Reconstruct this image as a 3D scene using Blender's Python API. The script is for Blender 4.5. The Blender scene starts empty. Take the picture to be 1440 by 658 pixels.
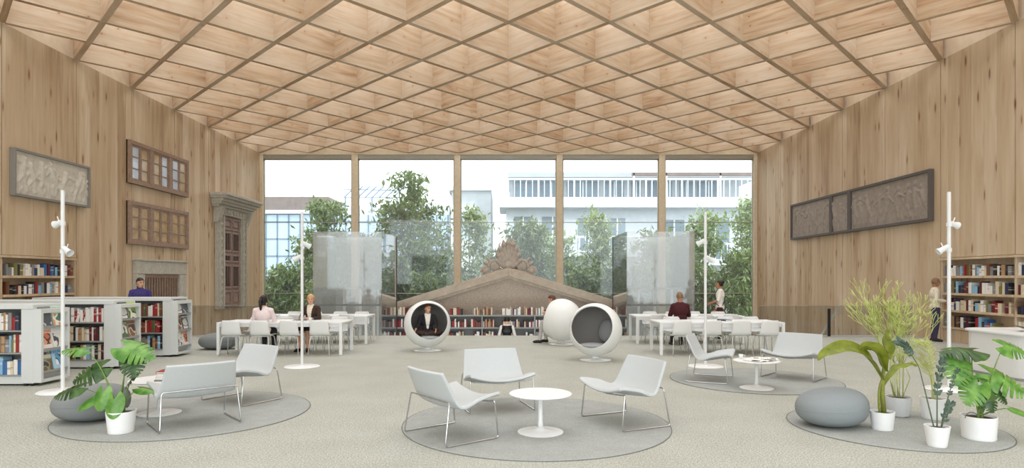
import bpy, bmesh, math, random
import numpy as np
from mathutils import Vector, Matrix, Euler
R = math.radians
random.seed(7)
SC = bpy.context.scene
COL = SC.collection

# ------------------------------------------------------------------ camera, world, exposure
F = 870.0                       # focal length in pixels of the 1440 x 658 frame
CX, CY = 715.0, 392.0           # vanishing point
EYE = 1.7
cam = bpy.data.cameras.new('camera'); cam_o = bpy.data.objects.new('camera', cam); COL.objects.link(cam_o)
cam.sensor_width = 36.0; cam.lens = F / 1440 * 36
cam.shift_x = (720 - CX) / 1440; cam.shift_y = (CY - 329) / 1440
cam_o.location = (0, 0, EYE); cam_o.rotation_euler = (R(90), 0, 0)
cam.clip_start = 0.05; cam.clip_end = 500
SC.camera = cam_o

SC.view_settings.view_transform = 'Standard'
SC.view_settings.look = 'None'
SC.view_settings.gamma = 1.0
SC.view_settings.use_curve_mapping = False
SC.view_settings.exposure = 1.74
SC.cycles.use_denoising = True
SC.cycles.max_bounces = 9
SC.cycles.diffuse_bounces = 5
SC.cycles.glossy_bounces = 4
SC.cycles.transmission_bounces = 6
SC.cycles.transparent_max_bounces = 24
SC.cycles.sample_clamp_indirect = 6.0

world = bpy.data.worlds.new('overcast_sky'); SC.world = world; world.use_nodes = True
_nt = world.node_tree; _nt.nodes.clear()
_bg = _nt.nodes.new('ShaderNodeBackground'); _out = _nt.nodes.new('ShaderNodeOutputWorld')
_tc = _nt.nodes.new('ShaderNodeTexCoord'); _sx = _nt.nodes.new('ShaderNodeSeparateXYZ'); _cr = _nt.nodes.new('ShaderNodeValToRGB')
_nt.links.new(_tc.outputs['Generated'], _sx.inputs[0]); _nt.links.new(_sx.outputs['Z'], _cr.inputs[0])
_cr.color_ramp.elements[0].position = 0.0; _cr.color_ramp.elements[0].color = (0.82, 0.91, 0.95, 1)
_cr.color_ramp.elements[1].position = 0.6; _cr.color_ramp.elements[1].color = (0.965, 0.985, 1.0, 1)
_nt.links.new(_cr.outputs[0], _bg.inputs[0]); _bg.inputs[1].default_value = 1.0
_nt.links.new(_bg.outputs[0], _out.inputs[0])

def floor_at(px, py):
    d = EYE * F / (py - CY)
    return Vector(((px - CX) * d / F, d, 0))
def at(px, py, d):
    return Vector(((px - CX) * d / F, d, EYE - (py - CY) * d / F))

# ------------------------------------------------------------------ materials
MATS = {}
def lin(c):
    return tuple(((x / 255) / 12.92 if x / 255 <= .04045 else ((x / 255 + .055) / 1.055) ** 2.4) for x in c)
class NT:
    def __init__(s, name):
        s.m = bpy.data.materials.new(name); s.m.use_nodes = True
        s.t = s.m.node_tree; s.t.nodes.clear()
        s.out = s.t.nodes.new('ShaderNodeOutputMaterial')
        MATS[name] = s.m
    def n(s, typ, props=None, **inp):
        nd = s.t.nodes.new('ShaderNode' + typ)
        for k, v in (props or {}).items(): setattr(nd, k, v)
        for k, v in inp.items():
            k2 = int(k[1:]) if k[0] == '_' and k[1:].isdigit() else k.replace('_', ' ')
            sock = nd.inputs[k2]
            if isinstance(v, bpy.types.NodeSocket): s.t.links.new(v, sock)
            else: sock.default_value = v
        return nd
    def math(s, op, a, b=0.0, c=0.0):
        return s.n('Math', {'operation': op}, _0=a, _1=b, _2=c).outputs[0]
    def mix(s, fac, a, b, mode='MIX'):
        nd = s.n('Mix', {'data_type': 'RGBA', 'blend_type': mode})
        for i, v in ((0, fac), (6, a), (7, b)):
            if isinstance(v, bpy.types.NodeSocket): s.t.links.new(v, nd.inputs[i])
            else: nd.inputs[i].default_value = (*v, 1) if isinstance(v, tuple) and len(v) == 3 else v
        return nd.outputs[2]
    def ramp(s, fac, stops, interp='LINEAR'):
        nd = s.n('ValToRGB', _0=fac); cr = nd.color_ramp; cr.interpolation = interp
        while len(cr.elements) < len(stops): cr.elements.new(1)
        for e, (p, c) in zip(cr.elements, stops):
            e.position = p; e.color = (*c, 1) if len(c) == 3 else c
        return nd.outputs[0]
    def bsdf(s, color, rough=.6, metal=0.0, spec=.4, normal=None, **kw):
        b = s.n('BsdfPrincipled')
        for k, v in (('Base Color', color), ('Roughness', rough), ('Metallic', metal), ('Specular IOR Level', spec)):
            if isinstance(v, bpy.types.NodeSocket): s.t.links.new(v, b.inputs[k])
            else: b.inputs[k].default_value = (*v, 1) if isinstance(v, tuple) and len(v) == 3 else v
        for k, v in kw.items():
            b.inputs[k.replace('_', ' ')].default_value = v
        if normal is not None: s.t.links.new(normal, b.inputs['Normal'])
        s.t.links.new(b.outputs[0], s.out.inputs[0])
        return b
    def bump(s, h, strength=.3, dist=.01):
        return s.n('Bump', Strength=strength, Distance=dist, Height=h).outputs[0]

def plain(name, rgb, rough=.6, metal=0.0, spec=.4, noise=.06, scale=30, bump=0.0, **kw):
    s = NT(name); c = lin(rgb)
    tc = s.n('TexCoord').outputs['Object']
    nz = s.n('TexNoise', Vector=tc, Scale=scale, Detail=3.0).outputs[0]
    col = s.ramp(nz, [(.3, tuple(x * (1 - noise) for x in c)), (.7, tuple(min(1, x * (1 + noise)) for x in c))])
    nrm = s.bump(nz, bump, .01) if bump else None
    s.bsdf(col, rough, metal, spec, nrm, **kw)
    return s.m
def wood_wall():
    s = NT('wood_panelling')
    geo = s.n('NewGeometry'); sep = s.n('SeparateXYZ', Vector=geo.outputs['Position'])
    u, v = sep.outputs['Y'], sep.outputs['Z']
    side = s.math('MULTIPLY', s.math('SIGN', sep.outputs['X']), 17.3)
    us = s.math('ADD', u, side)
    brd = s.math('DIVIDE', us, .422)
    idx = s.math('FLOOR', brd)
    wn = s.n('TexWhiteNoise', {'noise_dimensions': '1D'}, W=idx).outputs[0]
    vec = s.n('CombineXYZ', X=s.math('MULTIPLY', us, 6.0), Y=s.math('MULTIPLY', v, .42), Z=s.math('MULTIPLY', wn, 40)).outputs[0]
    n1 = s.n('TexNoise', Vector=vec, Scale=1.0, Detail=4.0, Roughness=.6, Distortion=.5).outputs[0]
    vec2 = s.n('CombineXYZ', X=s.math('MULTIPLY', us, 60.0), Y=s.math('MULTIPLY', v, 1.0), Z=idx).outputs[0]
    n2 = s.n('TexNoise', Vector=vec2, Scale=1.0, Detail=3.0).outputs[0]
    vec3 = s.n('CombineXYZ', X=s.math('MULTIPLY', us, 1.1), Y=s.math('MULTIPLY', v, .16), Z=wn).outputs[0]
    n3 = s.n('TexNoise', Vector=vec3, Scale=1.0, Detail=2.0).outputs[0]
    tone = s.math('ADD', s.math('ADD', s.math('MULTIPLY', n1, .45), s.math('MULTIPLY', n2, .16)), s.math('ADD', s.math('MULTIPLY', wn, .22), s.math('MULTIPLY', n3, .55)))
    col = s.ramp(tone, [(.48, (.38, .255, .155)), (.62, (.53, .39, .25)), (.78, (.62, .485, .335)), (.92, (.71, .595, .455))])
    # spindle-shaped knots
    kv = s.n('CombineXYZ', X=s.math('MULTIPLY', us, 5.0), Y=s.math('MULTIPLY', v, 1.15), Z=idx).outputs[0]
    kd = s.n('TexVoronoi', Vector=kv, Scale=1.0, Randomness=1.0)
    nz = s.n('TexNoise', Vector=vec2, Scale=.5).outputs[0]
    kk = s.math('ADD', kd.outputs['Distance'], s.math('MULTIPLY', nz, .14))
    kr = s.n('SeparateColor', _0=kd.outputs['Color']).outputs[0]
    kmask = s.ramp(kk, [(.16, (1, 1, 1)), (.27, (0, 0, 0))])
    kmask = s.math('MULTIPLY', kmask, s.math('GREATER_THAN', kr, .45))
    khalo = s.math('MULTIPLY', s.ramp(kk, [(.2, (1, 1, 1)), (.5, (0, 0, 0))]), s.math('GREATER_THAN', kr, .45))
    col = s.mix(s.math('MULTIPLY', khalo, .4), col, (.42, .24, .13))
    col = s.mix(s.math('MULTIPLY', kmask, .78), col, (.17, .085, .045))
    # hair joints between boards
    fr = s.math('FRACT', brd)
    jl = s.math('LESS_THAN', s.math('ABSOLUTE', s.math('SUBTRACT', fr, .5)), .49)
    col = s.mix(s.math('MULTIPLY', s.math('SUBTRACT', 1.0, jl), .12), col, (.2, .12, .07))
    s.bsdf(col, .62, 0, .3, s.bump(n2, .08, .01))
def wood_uv(name, stops, gu=.8, gv=9.0, knot=.5):
    s = NT(name)
    uv = s.n('UVMap').outputs[0]; sep = s.n('SeparateXYZ', Vector=uv); u, v = sep.outputs[0], sep.outputs[1]
    vec = s.n('CombineXYZ', X=s.math('MULTIPLY', u, gu), Y=s.math('MULTIPLY', v, gv)).outputs[0]
    n1 = s.n('TexNoise', Vector=vec, Scale=1.0, Detail=4.0, Distortion=.6).outputs[0]
    vec2 = s.n('CombineXYZ', X=s.math('MULTIPLY', u, 2.0), Y=s.math('MULTIPLY', v, 46)).outputs[0]
    n2 = s.n('TexNoise', Vector=vec2, Scale=1.0, Detail=2.0).outputs[0]
    vec3 = s.n('CombineXYZ', X=s.math('MULTIPLY', u, .28), Y=s.math('MULTIPLY', v, .35)).outputs[0]
    n3 = s.n('TexNoise', Vector=vec3, Scale=1.0, Detail=1.0).outputs[0]
    tone = s.math('ADD', s.math('ADD', s.math('MULTIPLY', n1, .5), s.math('MULTIPLY', n2, .2)), s.math('MULTIPLY', n3, .6))
    col = s.ramp(tone, stops)
    kv = s.n('CombineXYZ', X=s.math('MULTIPLY', u, 3.4), Y=s.math('MULTIPLY', v, 4.2)).outputs[0]
    kd = s.n('TexVoronoi', Vector=kv, Scale=1.0)
    kr = s.n('SeparateColor', _0=kd.outputs['Color']).outputs[0]
    kmask = s.math('MULTIPLY', s.ramp(kd.outputs['Distance'], [(.05, (1, 1, 1)), (.12, (0, 0, 0))]), s.math('GREATER_THAN', kr, 1 - knot))
    halo = s.math('MULTIPLY', s.ramp(kd.outputs['Distance'], [(.1, (1, 1, 1)), (.45, (0, 0, 0))]), s.math('GREATER_THAN', kr, 1 - knot))
    col = s.mix(s.math('MULTIPLY', halo, .35), col, (.50, .28, .15))
    col = s.mix(s.math('MULTIPLY', kmask, .7), col, (.17, .085, .04))
    s.bsdf(col, .6, 0, .3)
def floor_mat():
    s = NT('speckled_carpet')
    pos = s.n('NewGeometry').outputs['Position']
    n1 = s.n('TexNoise', Vector=pos, Scale=62.0, Detail=3.0, Roughness=.8).outputs[0]
    n2 = s.n('TexNoise', Vector=pos, Scale=1.3, Detail=3.0).outputs[0]
    n4 = s.n('TexNoise', Vector=pos, Scale=22.0, Detail=2.0).outputs[0]
    rot = s.n('VectorRotate', {'rotation_type': 'Z_AXIS'}, Vector=pos, Angle=R(38)).outputs[0]
    br = s.n('TexBrick', {'offset': .5}, Vector=rot, Color1=(1, 1, 1, 1), Color2=(.82, .82, .82, 1), Mortar=(.55, .55, .55, 1), Scale=14.0, Mortar_Size=.05, Brick_Width=.9, Row_Height=.5)
    col = s.ramp(n1, [(.36, (.26, .262, .215)), (.5, (.455, .462, .41)), (.64, (.65, .66, .615))])
    col = s.mix(.28, col, br.outputs[0], 'MULTIPLY')
    col = s.mix(.5, col, s.ramp(n4, [(.35, (.86, .86, .86)), (.65, (1, 1, 1))]), 'MULTIPLY')
    col = s.mix(.55, col, s.ramp(n2, [(.35, (.86, .85, .83)), (.65, (1.0, 1.0, 1.0))]), 'MULTIPLY')
    s.bsdf(col, .85, 0, .15, s.bump(n1, .25, .004))
def rug_mat():
    s = NT('grey_rug_pile')
    pos = s.n('NewGeometry').outputs['Position']
    n1 = s.n('TexNoise', Vector=pos, Scale=120.0, Detail=2.0).outputs[0]
    n2 = s.n('TexNoise', Vector=pos, Scale=5.0, Detail=3.0).outputs[0]
    col = s.ramp(n1, [(.3, (.29, .30, .285)), (.7, (.43, .445, .425))])
    col = s.mix(.5, col, s.ramp(n2, [(.35, (.85, .86, .86)), (.65, (1, 1, 1))]), 'MULTIPLY')
    s.bsdf(col, .95, 0, .05, s.bump(n1, .3, .004))
def stone(name, c, scale=6.0, contrast=.25, bump=.3):
    s = NT(name); c = lin(c)
    pos = s.n('NewGeometry').outputs['Position']
    n1 = s.n('TexNoise', Vector=pos, Scale=scale, Detail=6.0, Roughness=.65).outputs[0]
    n2 = s.n('TexNoise', Vector=pos, Scale=scale * 9, Detail=2.0).outputs[0]
    t = s.math('ADD', s.math('MULTIPLY', n1, .6), s.math('MULTIPLY', n2, .4))
    col = s.ramp(t, [(.35, tuple(x * (1 - contrast) for x in c)), (.65, tuple(min(1, x * (1 + contrast)) for x in c))])
    s.bsdf(col, .85, 0, .15, s.bump(t, bump, .03))
def glass_mat(name, tint, haze=0.0, hazecol=(.8, .85, .88), gloss=.07):
    s = NT(name)
    tr = s.n('BsdfTransparent', Color=(*tint, 1)).outputs[0]
    gl = s.n('BsdfGlossy', Color=(1, 1, 1, 1), Roughness=.03).outputs[0]
    x = tr
    if haze:
        pos = s.n('NewGeometry').outputs['Position']
        n = s.n('TexNoise', Vector=pos, Scale=1.5, Detail=5.0, Roughness=.7).outputs[0]
        df = s.n('BsdfDiffuse', Color=(*hazecol, 1)).outputs[0]
        tl = s.n('BsdfTranslucent', Color=(*hazecol, 1)).outputs[0]
        dd = s.n('MixShader', _0=.5, _1=df, _2=tl).outputs[0]
        x = s.n('MixShader', _0=s.math('MULTIPLY', s.math('ADD', n, .5), haze), _1=tr, _2=dd).outputs[0]
    fr = s.n('Fresnel', IOR=1.45).outputs[0]
    x = s.n('MixShader', _0=s.math('MINIMUM', s.math('MULTIPLY', fr, gloss / .034), .6), _1=x, _2=gl).outputs[0]
    s.t.links.new(x, s.out.inputs[0])
def leaf_mat(name, c1, c2, rough=.4, trans=.25):
    s = NT(name); a, b = lin(c1), lin(c2)
    pos = s.n('NewGeometry').outputs['Position']
    n = s.n('TexNoise', Vector=pos, Scale=9.0, Detail=2.0).outputs[0]
    col = s.ramp(n, [(.35, a), (.65, b)])
    p = s.n('BsdfPrincipled', Base_Color=col, Roughness=rough).outputs[0]
    tl = s.n('BsdfTranslucent', Color=col).outputs[0]
    s.t.links.new(s.n('MixShader', _0=trans, _1=p, _2=tl).outputs[0], s.out.inputs[0])
def book_mat(name, c1, c2):
    s = NT(name); a, b = lin(c1), lin(c2)
    g = s.n('TexCoord').outputs['Generated']; sep = s.n('SeparateXYZ', Vector=g)
    inf = s.n('ObjectInfo').outputs['Random']
    off = s.math('MULTIPLY', inf, .3)
    z = s.math('ADD', sep.outputs['Z'], off)
    m = s.ramp(z, [(0, (0, 0, 0)), (.62, (1, 1, 1)), (.76, (0, 0, 0)), (.93, (.7, .7, .7)), (.96, (0, 0, 0))], 'CONSTANT')
    ns = s.n('TexNoise', Vector=s.n('CombineXYZ', X=s.math('MULTIPLY', z, 40), Y=s.math('MULTIPLY', inf, 90)).outputs[0], Scale=1.0).outputs[0]
    m = s.math('MULTIPLY', s.math('MULTIPLY', m, s.math('GREATER_THAN', ns, .5)), s.math('MULTIPLY', s.math('GREATER_THAN', s.math('FRACT', s.math('MULTIPLY', inf, 7.3)), .5), .75))
    col = s.mix(m, a, b)
    s.bsdf(col, .45, 0, .4)
def cover_mat(name, cols, seed):
    """printed magazine cover: a title bar and blotches of colour"""
    s = NT(name); cs = [lin(c) for c in cols]
    g = s.n('TexCoord').outputs['Generated']; sep = s.n('SeparateXYZ', Vector=g)
    v = s.n('Mapping', Vector=g, Location=(seed * 1.7, seed * .9, 0), Scale=(1.0, 1.3, 1.6)).outputs[0]
    n = s.n('TexNoise', Vector=v, Scale=1.4, Detail=.5).outputs[0]
    k = len(cs)
    art = s.ramp(n, [(0, cs[1]), (.44, cs[2]), (.53, cs[3])], 'CONSTANT')
    y, z = sep.outputs['Y'], sep.outputs['Z']
    lo, hi = ((.06, .74), (.0, .62), (.22, .78))[seed % 3]
    box = s.math('MULTIPLY', s.math('MULTIPLY', s.math('GREATER_THAN', z, lo), s.math('LESS_THAN', z, hi)), s.math('MULTIPLY', s.math('GREATER_THAN', y, (.08, .0, .3)[seed % 3]), s.math('LESS_THAN', y, (.92, 1.1, .94)[seed % 3])))
    col = s.mix(box, cs[0], art)
    bar = s.math('MULTIPLY', s.math('GREATER_THAN', sep.outputs['Z'], .80), s.math('LESS_THAN', sep.outputs['Z'], .93))
    tw = s.math('GREATER_THAN', s.n('TexNoise', Vector=s.n('CombineXYZ', X=s.math('MULTIPLY', sep.outputs['Y'], 14.0), Y=seed).outputs[0], Scale=1.0).outputs[0], .42)
    col = s.mix(s.math('MULTIPLY', bar, tw), col, cs[3])
    s.bsdf(col, .3, 0, .5)

wood_wall()
wood_uv('ceiling_timber', [(.42, (.33, .185, .10)), (.54, (.46, .32, .20)), (.68, (.55, .42, .295)), (.88, (.63, .52, .41))], knot=.6)
wood_uv('shelf_timber', [(.40, (.34, .215, .115)), (.58, (.47, .32, .19)), (.9, (.60, .44, .29))], 1.0, 7.0, .2)
floor_mat(); rug_mat()
plain('rug_edge', (120, 122, 118), .95, spec=.05)
stone('pediment_stone', (186, 172, 155), 5.0, .18, .35)
stone('tympanum_stone', (182, 168, 154), 24.0, .3, .5)
stone('carved_stone', (176, 164, 152), 9.0, .2, .5)
stone('relief_stone', (206, 200, 188), 7.0, .15, .2)
stone('dark_relief_stone', (160, 150, 141), 7.0, .18, .2)
stone('doorway_stone', (182, 177, 165), 8.0, .18, .4)
plain('relief_frame', (140, 136, 130), .7)
plain('dark_relief_frame', (98, 92, 88), .7)
plain('window_timber', (152, 126, 108), .6, noise=.18, scale=14)
plain('old_door_timber', (150, 126, 116), .6, noise=.2, scale=10)
plain('old_door_dark', (96, 80, 72), .6, noise=.2, scale=10)
plain('window_back', (176, 150, 112), .5, noise=.12, scale=4)
plain('white_lacquer', (226, 228, 228), .42, noise=.01)
plain('bookcase_white', (208, 212, 211), .5, noise=.012)
plain('grey_lacquer', (196, 200, 200), .5, noise=.015)
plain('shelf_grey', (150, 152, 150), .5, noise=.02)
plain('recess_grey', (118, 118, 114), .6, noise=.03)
plain('white_plastic', (228, 229, 228), .35, noise=.01)
plain('chair_frame_white', (214, 214, 210), .3, .3, noise=.02)
plain('upholstery_grey', (190, 194, 195), .85, spec=.15, noise=.03, scale=90, bump=.15)
plain('chrome', (205, 206, 207), .12, 1.0, noise=.02)
plain('pouf_fabric', (136, 139, 139), .9, spec=.1, noise=.06, scale=160, bump=.25)
plain('pouf_fabric_light', (140, 146, 148), .9, spec=.1, noise=.06, scale=160, bump=.25)
plain('ball_shell', (232, 234, 233), .25, noise=.005)
plain('ball_lining', (142, 138, 134), .92, spec=.1, noise=.07, scale=70, bump=.1)
plain('ball_cushion', (158, 160, 162), .9, spec=.1, noise=.05, scale=60)
plain('mullion_timber', (222, 206, 178), .55, noise=.06, scale=7)
plain('upstand_timber', (228, 212, 190), .6, noise=.06, scale=5)
plain('window_metal', (176, 174, 164), .4, .5)
plain('dark_metal', (52, 52, 52), .4, .6)
plain('concrete_edge', (168, 160, 146), .8, noise=.08, scale=12)
plain('sunken_floor', (128, 122, 112), .8, noise=.08, scale=9)
plain('pot_white', (236, 237, 237), .4, noise=.01)
plain('pot_grey', (206, 208, 210), .5, noise=.02)
plain('soil', (70, 54, 42), .95, noise=.3, scale=80)
plain('paper', (238, 236, 230), .7, noise=.02)
plain('black_plastic', (34, 34, 36), .4)
plain('stem_green', (104, 132, 62), .5, noise=.15)
plain('stem_olive', (128, 134, 58), .5, noise=.15)
plain('stem_dark', (92, 104, 84), .5, noise=.15)
leaf_mat('monstera_leaf', (72, 124, 46), (122, 168, 78), .28, .2)
leaf_mat('monstera_leaf_dark', (40, 70, 32), (70, 104, 50), .32, .15)
leaf_mat('banana_leaf', (104, 118, 30), (140, 150, 52), .4, .3)
leaf_mat('dusky_leaf', (46, 68, 56), (84, 106, 90), .35, .1)
leaf_mat('pencil_green', (196, 206, 112), (218, 226, 150), .5, .3)
leaf_mat('feather_green', (204, 212, 136), (226, 232, 170), .5, .35)
leaf_mat('tree_leaf', (62, 84, 38), (128, 148, 80), .22, .25)
leaf_mat('tree_leaf_pale', (98, 122, 72), (170, 186, 130), .22, .3)
leaf_mat('tree_leaf_dark', (46, 66, 30), (104, 124, 62), .22, .2)
plain('bark', (96, 86, 72), .9, noise=.2)
glass_mat('window_glass', (.97, .985, .985), .03, (.85, .9, .92), gloss=.03)  # faint bluish-white haze mixed into the panes to paint the washed-out view outside
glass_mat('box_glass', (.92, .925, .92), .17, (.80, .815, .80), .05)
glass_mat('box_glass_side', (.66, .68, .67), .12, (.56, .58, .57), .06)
glass_mat('balustrade_glass', (.84, .84, .82), .03, (.6, .6, .6), .04)
glass_mat('pane_reflective', (.25, .25, .24), .25, (.55, .6, .66), .9)
plain('pane_sky_reflection', (196, 206, 222), .12, noise=.12, scale=3)  # bright sky reflection painted as an opaque pale blue pane colour
plain('pane_amber', (186, 160, 122), .15, noise=.2, scale=3)
plain('facade_white', (232, 234, 236), .8, noise=.03, scale=2)
plain('facade_pale', (206, 212, 218), .8, noise=.04, scale=2)
plain('facade_grey', (176, 182, 186), .8, noise=.05, scale=2)
plain('facade_glass', (186, 206, 226), .25, noise=.08, scale=.6)
plain('facade_glass_dark', (120, 136, 148), .2, noise=.15, scale=.8)
plain('facade_mullion', (120, 140, 158), .5)
plain('roof_brown', (124, 112, 108), .8, noise=.12, scale=1.5)
plain('rail_white', (224, 228, 230), .5)
plain('courtyard', (118, 116, 104), .9, noise=.1, scale=2)
plain('skin_light', (214, 164, 136), .5, noise=.03)
plain('skin_tan', (176, 122, 92), .5, noise=.03)
plain('hair_black', (30, 24, 22), .45, noise=.2, scale=90)
plain('hair_brown', (92, 60, 40), .45, noise=.2, scale=90)
plain('hair_blond', (204, 168, 108), .45, noise=.15, scale=90)
plain('hair_sandy', (132, 106, 80), .5, noise=.15, scale=90)
plain('cloth_purple', (62, 54, 112), .85, noise=.08)
plain('cloth_pink', (232, 214, 214), .85, noise=.04)
plain('cloth_dark', (38, 34, 38), .85, noise=.1)
plain('cloth_brown', (60, 42, 36), .85, noise=.1)
plain('cloth_cream', (226, 216, 196), .85, noise=.04)
plain('cloth_white', (226, 222, 214), .85, noise=.04)
plain('cloth_maroon', (72, 26, 32), .85, noise=.08)
plain('cloth_navy', (62, 58, 88), .85, noise=.08)
plain('cloth_lightgrey', (190, 184, 180), .85, noise=.05)
plain('cloth_rust', (120, 50, 40), .85, noise=.08)
plain('shoe_black', (24, 22, 22), .35)
plain('eye_dark', (30, 24, 22), .2)
plain('lip', (160, 84, 76), .5)
BOOKC = {'red': ((150, 38, 40), (230, 220, 210)), 'white': ((232, 230, 226), (90, 90, 96)), 'black': ((38, 36, 38), (206, 200, 190)),
         'cream': ((216, 202, 176), (120, 60, 50)), 'blue': ((60, 104, 160), (226, 230, 236)), 'navy': ((46, 54, 84), (210, 190, 130)),
         'brown': ((112, 72, 48), (214, 180, 120)), 'maroon': ((98, 32, 40), (216, 190, 150)), 'green': ((78, 104, 66), (222, 220, 200)),
         'grey': ((134, 134, 134), (230, 230, 230)), 'tan': ((178, 142, 104), (80, 50, 40)), 'sky blue': ((140, 184, 214), (240, 244, 246)),
         'orange': ((206, 106, 56), (240, 232, 220)), 'olive': ((124, 120, 74), (228, 222, 190))}
for k, (a, b) in BOOKC.items(): book_mat('book_' + k.replace(' ', '_'), a, b)
COVERS = [('grey photo', [(120, 124, 128), (70, 72, 76), (200, 204, 206), (40, 42, 44)]), ('mint and orange', [(196, 222, 196), (228, 150, 84), (240, 238, 226), (80, 120, 90)]),
          ('orange and black', [(232, 226, 220), (214, 104, 52), (52, 44, 44), (226, 150, 110)]), ('plain white', [(240, 240, 238), (226, 226, 224), (60, 60, 62), (232, 232, 230)]),
          ('olive brown', [(206, 204, 190), (104, 92, 62), (150, 142, 110), (50, 46, 40)]), ('sky blue', [(170, 206, 230), (240, 244, 246), (40, 80, 130), (90, 160, 204)]),
          ('black and white', [(30, 30, 32), (228, 228, 226), (90, 90, 90), (200, 200, 198)]), ('lime green', [(186, 208, 110), (236, 236, 220), (60, 70, 40), (120, 160, 60)]),
          ('forest green', [(84, 108, 70), (210, 214, 200), (50, 60, 44), (150, 160, 120)]), ('sepia', [(178, 142, 110), (84, 60, 46), (222, 206, 186), (120, 90, 70)])]
for i, (k, cs) in enumerate(COVERS): cover_mat('cover_' + k.replace(' ', '_'), cs, i)

# ------------------------------------------------------------------ mesh builder
class MB:
    def __init__(s): s.v = []; s.f = []; s.mi = []; s.uv = None; s.mats = []
    def _m(s, m):
        if m is None: return 0
        if m not in s.mats: s.mats.append(m)
        return s.mats.index(m)
    def add(s, vs, fs, m=None):
        o = len(s.v); s.v.extend([tuple(p) for p in vs]); k = s._m(m)
        for f in fs: s.f.append(tuple(i + o for i in f)); s.mi.append(k)
    def box(s, x0, x1, y0, y1, z0, z1, m=None, M=None):
        vs = [Vector(p) for p in ((x0, y0, z0), (x1, y0, z0), (x1, y1, z0), (x0, y1, z0), (x0, y0, z1), (x1, y0, z1), (x1, y1, z1), (x0, y1, z1))]
        if M is not None: vs = [M @ p for p in vs]
        s.add(vs, [(0, 3, 2, 1), (4, 5, 6, 7), (0, 1, 5, 4), (1, 2, 6, 5), (2, 3, 7, 6), (3, 0, 4, 7)], m)
    def bar(s, a, b, w, h, m=None, up=(0, 0, 1)):
        a, b = Vector(a), Vector(b); d = b - a; L = d.length; y = d.normalized(); x = y.cross(Vector(up))
        if x.length < 1e-4: x = Vector((1, 0, 0))
        x.normalize(); z = x.cross(y)
        M = Matrix((x, y, z)).transposed().to_4x4(); M.translation = a
        s.box(-w / 2, w / 2, 0, L, -h / 2, h / 2, m, M)
    def prism(s, poly, h, m=None, M=None):
        """poly of (x,y) counter-clockwise extruded z=0..h, then M"""
        n = len(poly)
        vs = [Vector((p[0], p[1], 0)) for p in poly] + [Vector((p[0], p[1], h)) for p in poly]
        if M is not None: vs = [M @ p for p in vs]
        fs = [tuple(range(n - 1, -1, -1)), tuple(range(n, 2 * n))] + [(i, (i + 1) % n, n + (i + 1) % n, n + i) for i in range(n)]
        s.add(vs, fs, m)
    def tube(s, pts, r, seg=8, closed=False, m=None, caps=True):
        P = [Vector(p) for p in pts]; n = len(P)
        rr = r if isinstance(r, (list, tuple)) else [r] * n
        T = []
        for i in range(n):
            a = P[(i - 1) % n] if (closed or i > 0) else P[i]; b = P[(i + 1) % n] if (closed or i < n - 1) else P[i]
            t = (b - a); T.append(t.normalized() if t.length > 1e-9 else Vector((0, 0, 1)))
        u = T[0].orthogonal().normalized(); vs = []
        for i in range(n):
            u = (u - T[i] * u.dot(T[i]))
            u = u.normalized() if u.length > 1e-6 else T[i].orthogonal().normalized()
            w = T[i].cross(u)
            for k in range(seg):
                a = 2 * math.pi * k / seg
                vs.append(P[i] + (u * math.cos(a) + w * math.sin(a)) * rr[i])
        fs = []
        for i in range(n if closed else n - 1):
            j = (i + 1) % n
            for k in range(seg):
                k2 = (k + 1) % seg
                fs.append((i * seg + k, i * seg + k2, j * seg + k2, j * seg + k))
        if caps and not closed:
            fs.append(tuple(range(seg - 1, -1, -1))); fs.append(tuple((n - 1) * seg + k for k in range(seg)))
        s.add(vs, fs, m)
    def lathe(s, prof, seg=32, m=None, M=None, sx=1, sy=1):
        """prof list of (r,z) bottom to top"""
        vs = []; fs = []; rings = []
        for r, z in prof:
            if r < 1e-6: rings.append([len(vs)]); vs.append(Vector((0, 0, z)))
            else:
                rings.append(list(range(len(vs), len(vs) + seg)))
                for k in range(seg):
                    a = 2 * math.pi * k / seg; vs.append(Vector((r * math.cos(a) * sx, r * math.sin(a) * sy, z)))
        for A, B in zip(rings, rings[1:]):
            for k in range(seg):
                k2 = (k + 1) % seg
                if len(A) == 1 and len(B) == 1: continue
                if len(A) == 1: fs.append((A[0], B[k2], B[k]))
                elif len(B) == 1: fs.append((A[k], A[k2], B[0]))
                else: fs.append((A[k], A[k2], B[k2], B[k]))
        if len(rings[0]) > 1: fs.append(tuple(reversed(rings[0])))
        if len(rings[-1]) > 1: fs.append(tuple(rings[-1]))
        if M is not None: vs = [M @ p for p in vs]
        s.add(vs, fs, m)
    def grid(s, fn, nu, nv, m=None):
        vs = [fn(i / nu, j / nv) for j in range(nv + 1) for i in range(nu + 1)]
        fs = [(j * (nu + 1) + i, j * (nu + 1) + i + 1, (j + 1) * (nu + 1) + i + 1, (j + 1) * (nu + 1) + i) for j in range(nv) for i in range(nu)]
        s.add(vs, fs, m)
    def ell(s, c, r, seg=16, rings=10, m=None, M=None):
        prof = [(math.sin(math.pi * i / rings), -math.cos(math.pi * i / rings)) for i in range(rings + 1)]
        T = Matrix.Translation(Vector(c)) @ (M if M is not None else Matrix.Identity(4)) @ Matrix.Diagonal((r[0], r[1], r[2], 1))
        s.lathe(prof, seg, m, T)
    def mesh(s, name, mats=None, smooth=False):
        me = bpy.data.meshes.new(name); me.from_pydata(s.v, [], s.f)
        ml = s.mats if s.mats else ([mats] if isinstance(mats, str) else list(mats or []))
        for m in ml: me.materials.append(MATS[m])
        me.polygons.foreach_set('material_index', s.mi)
        if smooth: me.polygons.foreach_set('use_smooth', [True] * len(s.f))
        if s.uv is not None:
            l = me.uv_layers.new(name='UVMap'); l.data.foreach_set('uv', [c for p in s.uv for c in p])
        me.update(); return me
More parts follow.
